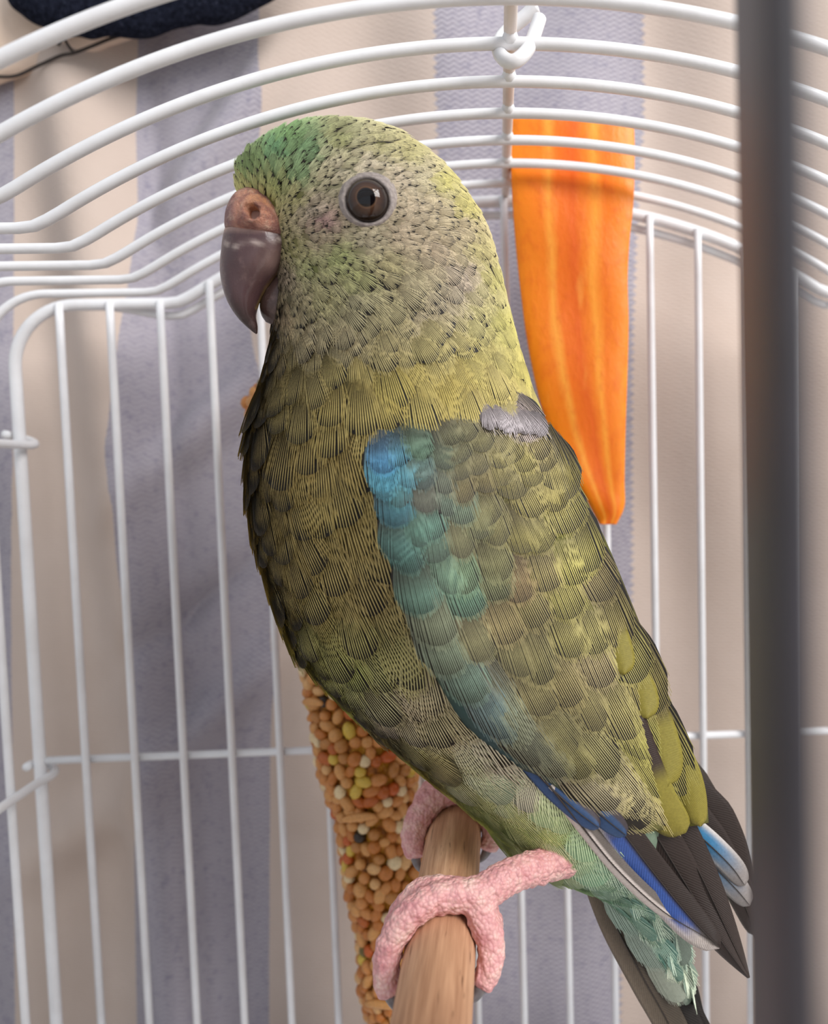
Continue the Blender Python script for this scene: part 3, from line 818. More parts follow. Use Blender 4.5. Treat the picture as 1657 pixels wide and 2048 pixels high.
BK = [(470, 436, 606, 452, .44, 10.92), (455, 462, 600, 478, .47, 10.90), (447, 500, 590, 506, .46, 10.86), (444, 540, 568, 534, .42, 10.82), (449, 578, 541, 566, .34, 10.78), (461, 612, 520, 596, .25, 10.75), (480, 640, 511, 626, .15, 10.73), (501, 660, 515, 652, .06, 10.72), (512, 668, 515, 666, .015, 10.72)]
V, Fc = loft(BK, 60, 40, 2.15)
q = pr(V)
edge = sm(18, 0, np.abs((q[:, 0]-444)*.0 + (q[:, 1]-np.interp(q[:, 0], [505, 530, 560, 585], [640, 585, 552, 522]))))*(q[:, 0] > 508)*(q[:, 1] < 618)
c = np.tile(lin((86, 62, 64)), (len(V), 1))
tipw = sm(585, 640, q[:, 1]+ (q[:, 0]-480)*-.35)[:, None]
c = c*(1-tipw)+lin((56, 40, 40))*tipw
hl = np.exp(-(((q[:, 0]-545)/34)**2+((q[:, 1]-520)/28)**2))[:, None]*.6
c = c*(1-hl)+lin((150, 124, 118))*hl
c = c*(1-edge[:, None]*.7)+lin((176, 146, 84))*edge[:, None]*.7
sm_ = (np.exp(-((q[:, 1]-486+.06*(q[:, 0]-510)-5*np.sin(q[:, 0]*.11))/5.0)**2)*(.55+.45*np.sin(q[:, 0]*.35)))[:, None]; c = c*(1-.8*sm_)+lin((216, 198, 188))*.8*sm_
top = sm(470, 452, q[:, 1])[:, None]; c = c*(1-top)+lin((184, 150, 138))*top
V = V+np.stack([0*q[:, 0], .012*vnoise(V, 9, 8), 0*q[:, 0]], -1)
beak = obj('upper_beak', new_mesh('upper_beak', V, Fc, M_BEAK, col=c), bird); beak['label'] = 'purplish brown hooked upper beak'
LB = [(555, 556, 615, 556, .28, 11.0), (532, 586, 605, 588, .28, 10.98), (522, 610, 592, 622, .25, 10.96), (524, 630, 580, 648, .18, 10.96), (532, 644, 562, 656, .07, 10.98)]
V, Fc = loft(LB, 30, 30, 2.2)
obj('lower_beak', new_mesh('lower_beak', V, Fc, M_BEAK, col=np.tile(lin((76, 58, 54)), (len(V), 1))), bird)
CE = [(500, 378, 548, 380, .16, 10.86), (474, 394, 572, 402, .32, 10.84), (460, 420, 584, 430, .42, 10.82), (455, 446, 590, 456, .46, 10.82), (458, 466, 590, 482, .46, 10.85), (478, 480, 580, 492, .36, 10.9)]
V, Fc = loft(CE, 60, 72, 2.3)
q = pr(V); nearv = V[:, 1] < np.interp(q[:, 1], [380, 480], [10.86, 10.85])
dn_ = np.hypot((q[:, 0]-507)/1.0, (q[:, 1]-425)/1.15)
dent = np.exp(-(dn_/11.0)**4)*nearv; rim = np.exp(-((dn_-17)/6)**2)*nearv
V[:, 1] += .26*dent - .035*rim - .05*np.exp(-(dn_/36)**2)*nearv
c = np.tile(lin((206, 146, 122)), (len(V), 1))
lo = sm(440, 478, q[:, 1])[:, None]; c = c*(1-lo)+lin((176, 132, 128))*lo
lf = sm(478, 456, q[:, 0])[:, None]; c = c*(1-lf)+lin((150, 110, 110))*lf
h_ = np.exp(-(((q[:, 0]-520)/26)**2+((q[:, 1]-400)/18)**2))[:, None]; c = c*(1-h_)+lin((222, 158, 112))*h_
d_ = np.clip(dent, 0, 1)[:, None]; c = c*(1-d_)+lin((176, 104, 56))*d_
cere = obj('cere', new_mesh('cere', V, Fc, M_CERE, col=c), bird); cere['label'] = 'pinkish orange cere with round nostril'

M = NT('eye_gloss'); a = M.n('ShaderNodeAttribute', attribute_name='Col'); vv = M.coord(); f = M.noise(vv, 20, 3)
M.l(M.mix(M.math('MULTIPLY', f, .3), a.outputs['Color'], rgb(40, 26, 20)), M.b.inputs['Base Color']); M.setp(Roughness=.05, Specular_IOR_Level=.45); M_EYE = M.m
M = NT('eye_ring_skin'); vv = M.coord(); f = M.noise(vv, 16, 4, .65); M.l(M.ramp(f, [(.3, rgb(128, 118, 116)), (.7, rgb(180, 168, 160))]), M.b.inputs['Base Color']); M.setp(Roughness=.55); M.bump(f, .5, .0004); M_RING = M.m
def make_eye(loc, nrm):
    z = np.asarray(nrm)/np.linalg.norm(nrm); x = np.cross([0, 0, 1.0], z); x /= np.linalg.norm(x); y = np.cross(z, x)
    R = .262
    V, C, Fc = [], [], []
    nr, ns = 22, 48
    for i in range(nr):
        t = i/(nr-1); r = R*math.sin(t*1.45)/math.sin(1.45); h = .20*(math.cos(t*1.45)-math.cos(1.45))
        for j in range(ns):
            a = 2*math.pi*j/ns
            V.append(loc+x*r*math.cos(a)+y*r*math.sin(a)+z*(h+.03))
            rr = r/R
            cc = lin((4, 4, 8)) if rr < .43 else lin((104, 76, 56)) if rr < .50 else lin((76, 52, 38))*(1-sm(.5, .98, rr))+lin((30, 20, 16))*sm(.5, .98, rr)
            C.append(cc)
    for i in range(nr-1):
        for j in range(ns):
            k = (j+1) % ns; Fc.append((i*ns+j, (i+1)*ns+j, (i+1)*ns+k, i*ns+k))
    e = obj('eye', new_mesh('eye', V, Fc, M_EYE, col=np.array(C)), bird); e['label'] = 'round dark brown eye with black pupil'
    V, Fc = [], []
    nr, ns = 12, 56
    for i in range(nr):
        t = i/(nr-1); r = R*.96+.13*t
        for j in range(ns):
            a = 2*math.pi*j/ns
            rr = r*(1+.10*t*math.cos(a)**2)
            h = .055*math.sin(math.pi*min(1, t*1.5)) + .02 - .10*t**1.5
            V.append(loc+x*rr*math.cos(a)+y*rr*math.sin(a)+z*h)
    for i in range(nr-1):
        for j in range(ns):
            k = (j+1) % ns; Fc.append((i*ns+j, (i+1)*ns+j, (i+1)*ns+k, i*ns+k))
    obj('eye_ring', new_mesh('eye_ring', V, Fc, M_RING), bird)
p, nr_ = hit(736, 403)
nr_ = nr_ if nr_@p < 0 else -nr_
nr_ = nr_*.8 - p/np.linalg.norm(p)*.35
make_eye(p, nr_)
p, n2_ = hit_back(736, 403)
make_eye(p, n2_ if n2_@p > 0 else -n2_)

# ---- near wing ----
FE = [(752, 872), (750, 960), (772, 1060), (800, 1160), (845, 1270), (890, 1370), (950, 1460), (1030, 1530), (1105, 1582), (1190, 1635), (1275, 1662)]
BE = [(985, 822), (1092, 856), (1128, 925), (1168, 1005), (1212, 1098), (1252, 1195), (1296, 1304), (1335, 1402), (1372, 1490), (1402, 1570), (1410, 1645)]
hx = np.arange(660, 1561, 20.0); hy = np.arange(740, 1961, 20.0)
HF = np.full((len(hy), len(hx)), np.nan)
for a_, yy in enumerate(hy):
    for b_, xx in enumerate(hx):
        p, _ = hit(xx, yy)
        if p is not None: HF[a_, b_] = p[1]
for a_ in range(len(hy)):                                     # carry the surface past the body's outline
    ok = np.where(~np.isnan(HF[a_]))[0]
    if len(ok) == 0:
        HF[a_] = HF[a_-1]; continue
    for b_ in range(len(hx)):
        if np.isnan(HF[a_, b_]):
            j = ok[-1] if b_ > ok[-1] else ok[0]
            HF[a_, b_] = min(HF[a_, j], 11.1)
HF = np.minimum(HF, 10.75)
for it in range(6):
    Pd = np.pad(HF, 1, mode='edge'); HF = (Pd[:-2, 1:-1]+Pd[2:, 1:-1]+Pd[1:-1, :-2]+Pd[1:-1, 2:]+2*HF)/6
def wing_y(px, py):
    fx = np.clip((np.asarray(px)-hx[0])/20, 0, len(hx)-1.001); fy = np.clip((np.asarray(py)-hy[0])/20, 0, len(hy)-1.001)
    i, j = fy.astype(int), fx.astype(int); u, v = fy-i, fx-j
    h = HF[i, j]*(1-u)*(1-v)+HF[i+1, j]*u*(1-v)+HF[i, j+1]*(1-u)*v+HF[i+1, j+1]*u*v
    top = np.interp(px, [700, 752, 870, 985, 1092, 1130], [880, 880, 842, 822, 852, 925])
    fx = np.interp(py, [p[1] for p in FE], [p[0] for p in FE])
    lip = .30*(1-sm(0, 190, np.asarray(px)-fx))*sm(20, 140, np.asarray(py)-top)*(1-sm(1380, 1560, np.asarray(py)))
    return h-.14*sm(-10, 90, np.asarray(py)-top)-lip
FEs, BEs = spline(FE, 60), spline(BE, 60)
wing = None
V, Fc = [], []
mt = 24
for i in range(60):
    for j in range(mt):
        t = j/(mt-1)
        p = FEs[i]*(1-t)+BEs[i]*t
        y = float(wing_y(p[0], p[1])) + .05 + (.30*(1-t/.06) if t < .06 else 0) + (.25*((t-.93)/.07) if t > .93 else 0)
        V.append(un(p[0], p[1], y))
for i in range(59):
    for j in range(mt-1):
        a = i*mt+j; Fc.append((a, a+1, a+mt+1, a+mt))
V = np.array(V)
WING_V, WING_F = V, Fc

WP = [(775, 890, (50, 180, 224)), (760, 930, (54, 170, 226)), (790, 960, (52, 190, 220)), (800, 1000, (84, 168, 172)), (775, 1040, (58, 180, 214)), (810, 1030, (74, 150, 156)), (830, 900, (104, 150, 120)), (870, 930, (112, 136, 108)), (860, 1000, (116, 124, 104)), (850, 1080, (92, 148, 128)),
      (830, 1110, (88, 150, 136)), (900, 1060, (108, 148, 124)), (870, 1190, (104, 160, 136)), (910, 1210, (88, 164, 142)), (960, 1180, (120, 160, 112)), (940, 900, (136, 138, 90)), (950, 980, (150, 142, 88)), (920, 1130, (156, 156, 100)), (1000, 880, (144, 142, 76)), (1050, 930, (158, 154, 62)),
      (1080, 900, (148, 140, 72)), (1010, 1010, (154, 150, 80)), (1060, 1060, (160, 156, 70)), (1110, 1010, (162, 156, 60)), (1000, 1110, (150, 150, 88)), (1050, 1180, (164, 146, 92)), (1100, 1110, (160, 158, 72)), (1150, 1100, (164, 164, 58)), (1170, 1180, (172, 172, 58)),
      (1180, 1240, (176, 176, 66)), (900, 1290, (140, 158, 120)), (960, 1290, (150, 152, 98)), (1030, 1280, (164, 154, 92)), (1100, 1270, (160, 154, 84)), (1160, 1300, (168, 166, 80)), (930, 1370, (110, 150, 126)), (920, 1420, (92, 144, 142)), (1000, 1360, (150, 152, 96)), (1060, 1380, (156, 154, 88)), (1120, 1400, (158, 150, 84)), (1200, 1380, (160, 150, 96)),
      (980, 1470, (94, 140, 146)), (1020, 1500, (96, 140, 144)), (1050, 1450, (140, 150, 104)), (1110, 1490, (150, 150, 84)), (1180, 1470, (150, 146, 80)), (1080, 1560, (108, 128, 132)), (1130, 1560, (140, 150, 112)), (1180, 1540, (150, 150, 76)), (1230, 1560, (156, 156, 90)), (1200, 1620, (176, 172, 130)),
      (1250, 1310, (172, 174, 84)), (1290, 1370, (176, 176, 76)), (1260, 1400, (164, 158, 80)), (1300, 1530, (166, 168, 52)), (1330, 1560, (172, 172, 58)), (1270, 1600, (176, 172, 110)), (1350, 1600, (170, 170, 62)), (1390, 1630, (184, 180, 60)), (1330, 1640, (178, 172, 96)), (1230, 1180, (150, 140, 90)), (1260, 1260, (150, 140, 70)), (1320, 1420, (160, 154, 70)), (1370, 1530, (120, 108, 50)), (1040, 820, (186, 176, 178)), (1075, 845, (190, 180, 182)), (1000, 825, (170, 160, 150))]
WPX = np.array([(c[0], c[1]) for c in WP], float); WPC = np.array([lin(c[2]) for c in WP])
_q = pr(WING_V)
wing = obj('wing', new_mesh('wing', WING_V, WING_F, M_BODY, col=plume(_q[:, 0], _q[:, 1], WPX, WPC, 3.0)*.28+lin((44, 38, 30))*.3), bird)
sol = wing.modifiers.new('thickness', 'SOLIDIFY'); sol.thickness = .0012; sol.offset = 0
def px_feather(name, px, py, ang, Lp, Wp, nb, tip, root, dark, lift0, lift1, seed=0, mat=None, parent=None, cup=.0006, rootdark=None, bend=0.0):
    """a feather lying on the wing: px,py root; ang direction in the side view (deg, 90 = down)"""
    Vt, Ft, T, Z = TEMPL[nb][seed % 4]
    a = math.radians(ang)
    dx, dy = math.cos(a), math.sin(a); sx_, sy_ = -dy, dx
    yl = Vt[:, 1]; xl = Vt[:, 0]
    X = px + dx*yl*Lp + sx_*xl*Wp + sx_*bend*Lp*yl**2; Yp = py + dy*yl*Lp + sy_*xl*Wp + sy_*bend*Lp*yl**2
    h = lift0+(lift1-lift0)*np.clip(yl, 0, 1)**.8 + Z*.75 - cup*(xl*Wp)**2*.02
    P = una(X, Yp, wing_y(X, Yp)-h)
    t = np.clip(T, 0, 1)[:, None]
    c = root*(1-sm(.25, .75, t))+tip*sm(.25, .75, t)
    C = np.where(T[:, None] < 0, dark, c)
    return obj(name, new_mesh(name, P, Ft, mat or M_FEATHER, col=C), parent)
nfe = 0
# rows of coverts, from the wing tip up to the shoulder
s_ = 1.0
rown = 0
while s_ > .06:
    L = np.interp(s_, [0, .15, .35, .55, .75, 1], [84, 104, 150, 190, 230, 250])
    W = np.interp(s_, [0, .15, .35, .55, .75, 1], [62, 70, 92, 108, 104, 92])
    i = min(59, max(0, s_*59)); i0 = int(i); i1 = min(59, i0+1); u = i-i0
    f0 = FEs[i0]*(1-u)+FEs[i1]*u; b0 = BEs[i0]*(1-u)+BEs[i1]*u
    wd = np.linalg.norm(b0-f0)
    nacc = max(2, int(round(wd/(W*.60))))
    for j in range(nacc):
        t = (j+.5*(rown % 2)*.9+.25)/nacc
        if t > .99: continue
        t = min(1-W*(.33 if s_ > .32 else .46)/wd, max(W*.26/wd, t+rng.normal()*.02))
        tipp = f0*(1-t)+b0*t + rng.normal(size=2)*np.array([6, 13])*min(1, s_*3+.3)
        ia = min(59, i0+6); ib = max(0, i0-6)
        ddir = (FEs[ia]*(1-t)+BEs[ia]*t)-(FEs[ib]*(1-t)+BEs[ib]*t)
        ang = math.degrees(math.atan2(ddir[1], ddir[0])) + rng.normal()*5
        ang = .62*ang + .38*np.interp(s_, [0, 1], [84, 62]) + (t-.5)*-8
        Lj = L*rng.uniform(.88, 1.15); Wj = W*rng.uniform(.84, 1.22)
        a = math.radians(ang); rp = tipp-np.array([math.cos(a), math.sin(a)])*Lj*.94
        te = rp+np.array([math.cos(a), math.sin(a)])*Lj*.85
        tipc = mute(plume(te[0], te[1], WPX, WPC, 3.6), .26, (1.08, .96, .95))*rng.uniform(.88, 1.1)
        nb = 8 if Wj < 66 else 11 if Wj < 92 else 14
        gl = tipc.mean()
        rootc = tipc*.30+lin((112, 100, 88))*.42
        px_feather('covert_feather', rp[0], rp[1], ang, Lj, Wj, nb, capc(tipc*1.4), rootc*1.1, DARK*.55, .0+.02*(t < .5), .085, rng.integers(4), parent=wing)
        nfe += 1
    s_ -= .36*L/960.0
    rown += 1
for (hx_, hy_, ha_) in ((1165, 1500, 58), (1215, 1500, 56), (1250, 1520, 54), (1200, 1540, 50)):
    px_feather('covert_feather', hx_, hy_, ha_, 160, 70, 11, mute(lin((158, 154, 104))), lin((120, 112, 70)), DARK*.55, .0, .075, int(hx_), parent=wing)
for k in range(7):
    px_feather('tuft_feather', 975+k*15+rng.normal()*3, 806+2.5*k, 78-3*k+rng.normal()*6, 60, 34, 5, lin((206, 196, 198)), lin((170, 160, 160)), lin((96, 88, 88)), .05, .13, k, parent=wing)
print('wing feathers', nfe)

# ---- flight feathers: solid vanes with a shaft, coloured across the vane ----
def flight(name, path, wl, wr, colf, parent, n=26, m=11, camber=.05, shaft=True, mat=None):
    """path: (px,py,Y) rows root->tip; wl/wr widths left and right of the shaft in px (functions of s)"""
    P = spline(path, n)
    d = np.gradient(P[:, :2], axis=0); d /= np.linalg.norm(d, axis=1)[:, None]
    nn = np.stack([-d[:, 1], d[:, 0]], 1)           # to the left of travel in image = +
    V, C, UV = [], [], []
    for i in range(n):
        s = i/(n-1)
        for j in range(m):
            u = j/(m-1)*2-1
            w = (wr(s) if u > 0 else wl(s))*u
            q = P[i, :2]+nn[i]*w
            V.append(un(q[0], q[1], P[i, 2]+camber*abs(u)**1.6-.0))
            C.append(colf(s, u)); UV.append((u*.25, s*2.2))
    Fc = [(i*m+j, i*m+j+1, (i+1)*m+j+1, (i+1)*m+j) for i in range(n-1) for j in range(m-1)]
    o = obj(name, new_mesh(name, V, Fc, mat or M_FLIGHT, col=np.array(C), uv=np.array(UV)), parent)
    so = o.modifiers.new('thickness', 'SOLIDIFY'); so.thickness = .00025; so.offset = 0
    if shaft:
        Vs, Fs = tube([un(p[0], p[1], p[2]-.022) for p in P], np.linspace(.016, .004, n), 6)
        sh = obj(name+'_shaft', new_mesh('shaft', Vs, Fs, M_FLIGHT, col=np.tile(lin((60, 52, 48)), (len(Vs), 1)), uv=np.zeros((len(Vs), 2))), parent)
        return o, sh
    return o
def tipw(w0, w1, p=2.2): return lambda s: (w0+(w1-w0)*min(1, s*3))*math.sqrt(max(0.0, 1-s**(p*2.2)))+.6
def tipp_(w0, w1): return lambda s: (w0+(w1-w0)*min(1, s*3))*max(0.0, 1-s**2.6)+.5
WHITE, BLUE, DKB, GRB = lin((214, 202, 194)), lin((62, 92, 164)), lin((54, 44, 40)), lin((112, 104, 98))
def c_blue(s, u):                                # pale outer edge, blue panel, dark inner vane
    if u > .30: e = sm(.62, .9, u); c = BLUE*(1-e)+WHITE*e; k = sm(.72, .88, s); c = c*(1-k)+WHITE*.9*k; k0 = sm(.32, .2, s); return c*(1-k0)+WHITE*k0
    if u > .0: return BLUE*(1-sm(.75, .9, s))+GRB*sm(.75, .9, s)
    return DKB
def c_dark(s, u): return DKB*(1+.25*s) if u < .85 else GRB
def c_white(s, u): return WHITE if u > -.2 else GRB
def c_pcov(s, u): return (lin((62, 90, 132))*(.75+.3*max(0, u)) if u > -.45 else lin((66, 58, 62)))*(1-.0*s)
def c_olive(s, u):
    b = lin((60, 46, 40)); y = lin((146, 134, 56)); k = sm(.30, .50, s)
    c = b*(1-k)+y*k
    return c*(1-.25*sm(.4, .9, u))
def c_bluegrey(s, u):
    k = sm(.45, .95, abs(u)); c = lin((60, 128, 172))*(1-k)+lin((212, 204, 198))*k; e = sm(.45, .9, s)
    return c*(1-e)+lin((158, 150, 146))*e
W_ = lambda p: (p[0], p[1], float(wing_y(p[0], p[1]))+p[2])
# primaries of the near wing
fl_ = lambda name, pts, a, b, cf, par, **k: flight(name, pts, a, b, cf, par, **k)
def onw(pts, h0, h1): return [(p[0], p[1], float(wing_y(p[0], p[1]))+h0+(h1-h0)*k/(len(pts)-1)) for k, p in enumerate(pts)]
fl_('primary_feather', onw([(1290, 1540), (1345, 1640), (1402, 1750), (1452, 1855), (1499, 1955)], .34, .0), tipp_(34, 40), tipp_(26, 30), c_dark, wing)
fl_('primary_feather', onw([(1235, 1550), (1300, 1650), (1372, 1768), (1434, 1868), (1497, 1955)], .30, -.04), tipp_(40, 46), tipp_(34, 46), c_dark, wing)
fl_('primary_feather', onw([(1160, 1560), (1228, 1640), (1300, 1735), (1376, 1828), (1440, 1895)], .05, -.20), tipw(4, 32, 3), tipw(38, 46, 3), c_blue, wing)
fl_('primary_feather', onw([(1100, 1572), (1166, 1655), (1236, 1740), (1326, 1822), (1422, 1880)], .02, -.17), tipw(20, 22), tipw(9, 11), c_white, wing)
# blue primary coverts
fl_('primary_covert', onw([(1050, 1520), (1105, 1578), (1158, 1625), (1198, 1655)], .10, -.14), tipw(20, 24, 3), tipw(14, 18, 3), c_pcov, wing)
fl_('primary_covert', onw([(1105, 1535), (1158, 1590), (1212, 1638), (1252, 1670)], .10, -.15), tipw(24, 28, 3), tipw(16, 20, 3), c_pcov, wing)
# tertials with brown bases and yellow green tips along the back
for pts, a, b in (([(1185, 1150), (1218, 1250), (1236, 1306), (1250, 1348)], 32, 32), ([(1215, 1240), (1258, 1340), (1282, 1390), (1296, 1436)], 34, 34),
                  ([(1300, 1380), (1345, 1480), (1380, 1560), (1402, 1652)], 34, 26), ([(1255, 1440), (1292, 1540), (1325, 1610), (1372, 1664)], 46, 36), ([(1245, 1320), (1293, 1425), (1320, 1500), (1336, 1572)], 44, 44)):
    P3 = [(p[0], p[1], float(wing_y(p[0], p[1]))+.07-.065*k) for k, p in enumerate(pts)]
    fl_('tertial_feather', P3, tipw(b, b, 3.2), tipw(a, a, 3.2), c_olive, wing, shaft=False)
# pale mottled edges of the inner secondaries
for pts, w in (([(1110, 1480), (1180, 1560), (1240, 1620), (1300, 1665)], 32), ([(1160, 1470), (1220, 1560), (1280, 1620), (1345, 1662)], 34)):
    pass

# ---- far wing ----
far = []
fpts = [(1330, 1480), (1390, 1560), (1440, 1640), (1480, 1740), (1492, 1800)]
V, Fc = tube([un(p[0], p[1], 11.75) for p in fpts], [.18, .22, .2, .15, .05], 10)
fwing = obj('far_wing', new_mesh('far_wing', V, Fc, M_BODY, col=np.tile(lin((58, 50, 44)), (len(V), 1))), bird)
fl_('primary_feather', [(1330, 1500, 11.4), (1404, 1600, 11.45), (1455, 1690, 11.5), (1490, 1790, 11.55), (1515, 1880, 11.6)], tipp_(8, 46), tipp_(8, 34), c_dark, fwing)
fl_('primary_feather', [(1340, 1520, 11.3), (1400, 1640, 11.35), (1450, 1730, 11.4), (1490, 1810, 11.45), (1512, 1870, 11.5)], tipw(10, 34), tipw(22, 26), c_dark, fwing)
fl_('secondary_feather', [(1290, 1600, 10.95), (1350, 1665, 10.98), (1410, 1715, 11.02), (1470, 1775, 11.1), (1500, 1810, 11.15)], tipw(26, 28, 3), tipw(20, 22, 3), c_bluegrey, fwing)
fl_('secondary_feather', [(1310, 1590, 10.85), (1368, 1645, 10.9), (1420, 1690, 10.95), (1465, 1735, 11.0), (1490, 1770, 11.05)], tipw(24, 26, 3), tipw(18, 22, 3), c_bluegrey, fwing)
fl_('primary_feather', [(1300, 1640, 11.1), (1360, 1720, 11.12), (1400, 1770, 11.15), (1440, 1800, 11.2)], tipw(20, 26), tipw(20, 24), c_dark, fwing)

# ---- tail ----
V, Fc = tube([un(1215, 1740, 11.55), un(1260, 1840, 11.55), un(1300, 1920, 11.55)], [.28, .22, .12], 12)
tail = obj('tail', new_mesh('tail', V, Fc, M_BODY, col=np.tile(lin((120, 128, 104)), (len(V), 1))), bird)
def c_tail(dk, gr): return lambda s, u: dk*(.8+.35*max(0, u)) * (1-.35*sm(.0, .3, abs(u)*(u < 0))) + gr*.25*sm(.5, .9, u)
TB = lin((108, 96, 82)); TD = lin((52, 46, 42)); TG = lin((120, 140, 50))
for pts, wl, wr, cf in (([(1192, 1745, 11.40), (1232, 1850, 11.38), (1290, 1960, 11.36), (1345, 2060, 11.34), (1440, 2260, 11.3)], 34, 30, c_tail(TB, TB)),
                        ([(1205, 1745, 11.50), (1262, 1860, 11.48), (1322, 1970, 11.46), (1378, 2070, 11.44), (1480, 2270, 11.4)], 38, 28, c_tail(TD*1.2, TB)),
                        ([(1225, 1745, 11.58), (1290, 1880, 11.56), (1345, 1985, 11.54), (1392, 2070, 11.52), (1500, 2290, 11.5)], 36, 28, c_tail(TD, TD)),
                        ([(1290, 1745, 11.66), (1330, 1860, 11.64), (1372, 1975, 11.62), (1398, 2060, 11.60), (1500, 2290, 11.6)], 22, 30, c_tail(TD*.8, TD)),
                        ([(1310, 1745, 11.74), (1350, 1850, 11.72), (1374, 1940, 11.7), (1392, 2030, 11.7), (1500, 2290, 11.7)], 12, 26, lambda s, u: TG if u < .2 else TD)):
    fl_('tail_feather', pts, tipw(wl, wl, 4), tipw(wr, wr, 4), cf, tail, n=34)
# undertail coverts: soft pale blue green feathers over the tail base
for k, (px, py, ang, L, W) in enumerate(((1300, 1900, 58, 130, 62), (1265, 1830, 56, 130, 90), (1320, 1830, 62, 120, 64), (1225, 1770, 55, 120, 90), (1285, 1765, 62, 120, 90), (1190, 1725, 52, 100, 80), (1250, 1700, 60, 110, 90))):
    Vt, Ft, T, Z = TEMPL[14][k % 4]
    a = math.radians(ang); dx, dy = math.cos(a), math.sin(a)
    X = px+dx*Vt[:, 1]*L-dy*Vt[:, 0]*W; Yp = py+dy*Vt[:, 1]*L+dx*Vt[:, 0]*W
    Yd = 11.08-.01*k+.4*(Vt[:, 0])**2+.18*np.clip((Yp-1800)/150, -1, 1) - Z*.6 - .05*Vt[:, 1]
    tipc = mute(plume(px+dx*L*.8, py+dy*L*.8), .35)
    C = np.where(T[:, None] < 0, tipc*.55, tipc*(.75+.3*np.clip(T, 0, 1)[:, None]))
    obj('undertail_covert', new_mesh('undertail_covert', una(X, Yp, Yd), Ft, M_FEATHER, col=C), tail)

# ---- legs and feet ----
M = NT('foot_skin'); vv = M.coord(); vo = M.n('ShaderNodeTexVoronoi'); M.l(vv, vo.inputs['Vector']); vo.inputs['Scale'].default_value = 19
f = M.noise(vv, 4, 4, .6)
c = M.ramp(f, [(.3, rgb(200, 136, 138)), (.5, rgb(220, 166, 162)), (.7, rgb(230, 194, 182))])
c = M.mix(M.ramp(vo.outputs['Distance'], [(.4, (0, 0, 0)), (.9, (.35,)*3)]), c, rgb(180, 106, 116))
M.l(c, M.b.inputs['Base Color']); M.setp(Roughness=.5); M.b.inputs['Subsurface Weight'].default_value = .25; M.b.inputs['Subsurface Radius'].default_value = (.003, .001, .0007)
hgt = M.math('SUBTRACT', 1.0, vo.outputs['Distance']); M.bump(hgt, .5, .0005); M_FOOT = M.m
M = NT('claw_horn'); vv = M.coord(); M.l(M.ramp(M.noise(vv, 6, 3), [(.3, rgb(84, 78, 80)), (.7, rgb(130, 122, 122))]), M.b.inputs['Base Color']); M.setp(Roughness=.3); M_CLAW = M.m
def onperch(phi, y, ex):
    a = math.radians(phi); R = PRAD+ex
    return np.array([PX+R*math.cos(a), y, PZ+R*math.sin(a)])
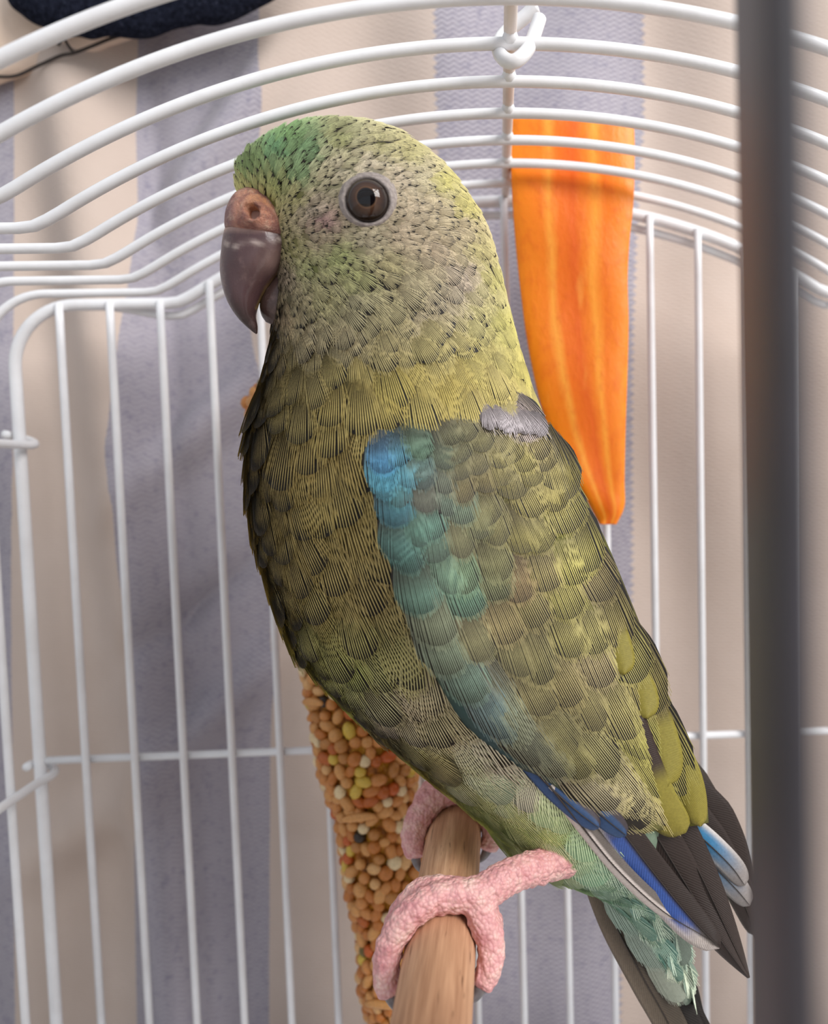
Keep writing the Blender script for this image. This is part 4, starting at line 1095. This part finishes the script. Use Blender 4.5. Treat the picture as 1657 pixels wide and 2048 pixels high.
def make_leg(name, y0, toes, shank, mirror=False):
    parts = []
    for pts, rr in toes+[shank]:
        P = spline(pts, 40); r = np.interp(np.linspace(0, 1, 40), np.linspace(0, 1, len(rr)), rr)
        parts.append(tube(P, r*(1+.05*np.sin(np.arange(40)*1.9)), 16))
    V, Fc = merge(parts)
    me = new_mesh(name+'_raw', V, Fc)
    o = bpy.data.objects.new('tmp', me); COL.objects.link(o)
    rm = o.modifiers.new('r', 'REMESH'); rm.mode = 'VOXEL'; rm.voxel_size = .00022
    smm = o.modifiers.new('s', 'SMOOTH'); smm.factor = .5; smm.iterations = 5
    dg = bpy.context.evaluated_depsgraph_get(); e = o.evaluated_get(dg)
    me2 = bpy.data.meshes.new_from_object(e)
    bpy.data.objects.remove(o)
    co = np.empty(len(me2.vertices)*3); me2.vertices.foreach_get('co', co); co = co.reshape(-1, 3)
    nv_ = np.empty(len(me2.vertices)*3); me2.vertices.foreach_get('normal', nv_); nv_ = nv_.reshape(-1, 3)
    co = co+nv_*((.00009*vnoise(co*100, 20, 3)+.00006*vnoise(co*100, 36, 6))[:, None])
    me2.vertices.foreach_set('co', co.ravel()); me2.materials.clear(); me2.materials.append(M_FOOT)
    me2.polygons.foreach_set('use_smooth', np.ones(len(me2.polygons), bool)); me2.update()
    lg = obj(name, me2, bird)
    for pts, rr in toes:
        P = spline(pts, 40); d = P[-1]-P[-4]; d /= np.linalg.norm(d)
        e = P[-1]
        c0 = np.array([PX, e[1], PZ]); inn = c0-e; inn /= np.linalg.norm(inn)
        cp = [e-d*.05, e+d*.10+inn*.02, e+d*.20+inn*.06, e+d*.27+inn*.12]
        obj('claw', new_mesh('claw', *tube(spline(cp, 14), np.linspace(.095, .012, 14), 10), M_CLAW), lg)
    return lg
def joint(y): return onperch(62, y, .30)
J = un(958, 1790, 9.72)
t1 = ([J, onperch(92, 9.62, .20), onperch(124, 9.46, .19), onperch(156, 9.32, .19), onperch(184, 9.18, .18), onperch(202, 9.08, .16)], [.225, .20, .185, .175, .16, .14])
t1b = ([J, onperch(105, 9.86, .2), onperch(138, 9.78, .19), onperch(168, 9.66, .18), onperch(190, 9.56, .16)], [.19, .17, .16, .15, .13])
t2 = ([J, onperch(36, 9.62, .21), onperch(8, 9.50, .20), onperch(-14, 9.38, .19), onperch(-32, 9.28, .16)], [.225, .20, .18, .165, .13])
t2b = ([J, onperch(40, 9.9, .2), onperch(8, 9.9, .2), onperch(-25, 9.85, .18)], [.2, .18, .16, .13])
sh = ([J+np.array([-.03, 0, -.05]), un(992, 1768, 9.85), un(1035, 1746, 10.02), un(1090, 1728, 10.3), un(1150, 1690, 10.7)], [.235, .225, .215, .235, .4])
make_leg('leg', 10.0, [t1, t1b, t2, t2b], sh)
y1 = 12.85
J2 = onperch(60, y1+.1, .32)
f1 = ([J2, onperch(100, y1, .24), onperch(130, y1-.15, .22), onperch(165, y1-.35, .21), onperch(195, y1-.55, .18)], [.27, .25, .23, .21, .16])
f1b = ([J2, onperch(105, y1+.3, .22), onperch(140, y1+.35, .2), onperch(175, y1+.4, .18)], [.24, .22, .2, .15])
f2 = ([J2, onperch(30, y1, .21), onperch(0, y1-.1, .2), onperch(-25, y1-.2, .16)], [.25, .22, .2, .15])
sh2 = ([J2+np.array([0, 0, -.05]), J2+np.array([.35, -.1, .25]), J2+np.array([.9, -.3, .5]), J2+np.array([1.5, -.5, .8])], [.27, .25, .26, .4])
make_leg('leg', y1, [f1, f1b, f2], sh2)

for o in list(COL.objects):
    if '_base' in o: del o['_base']
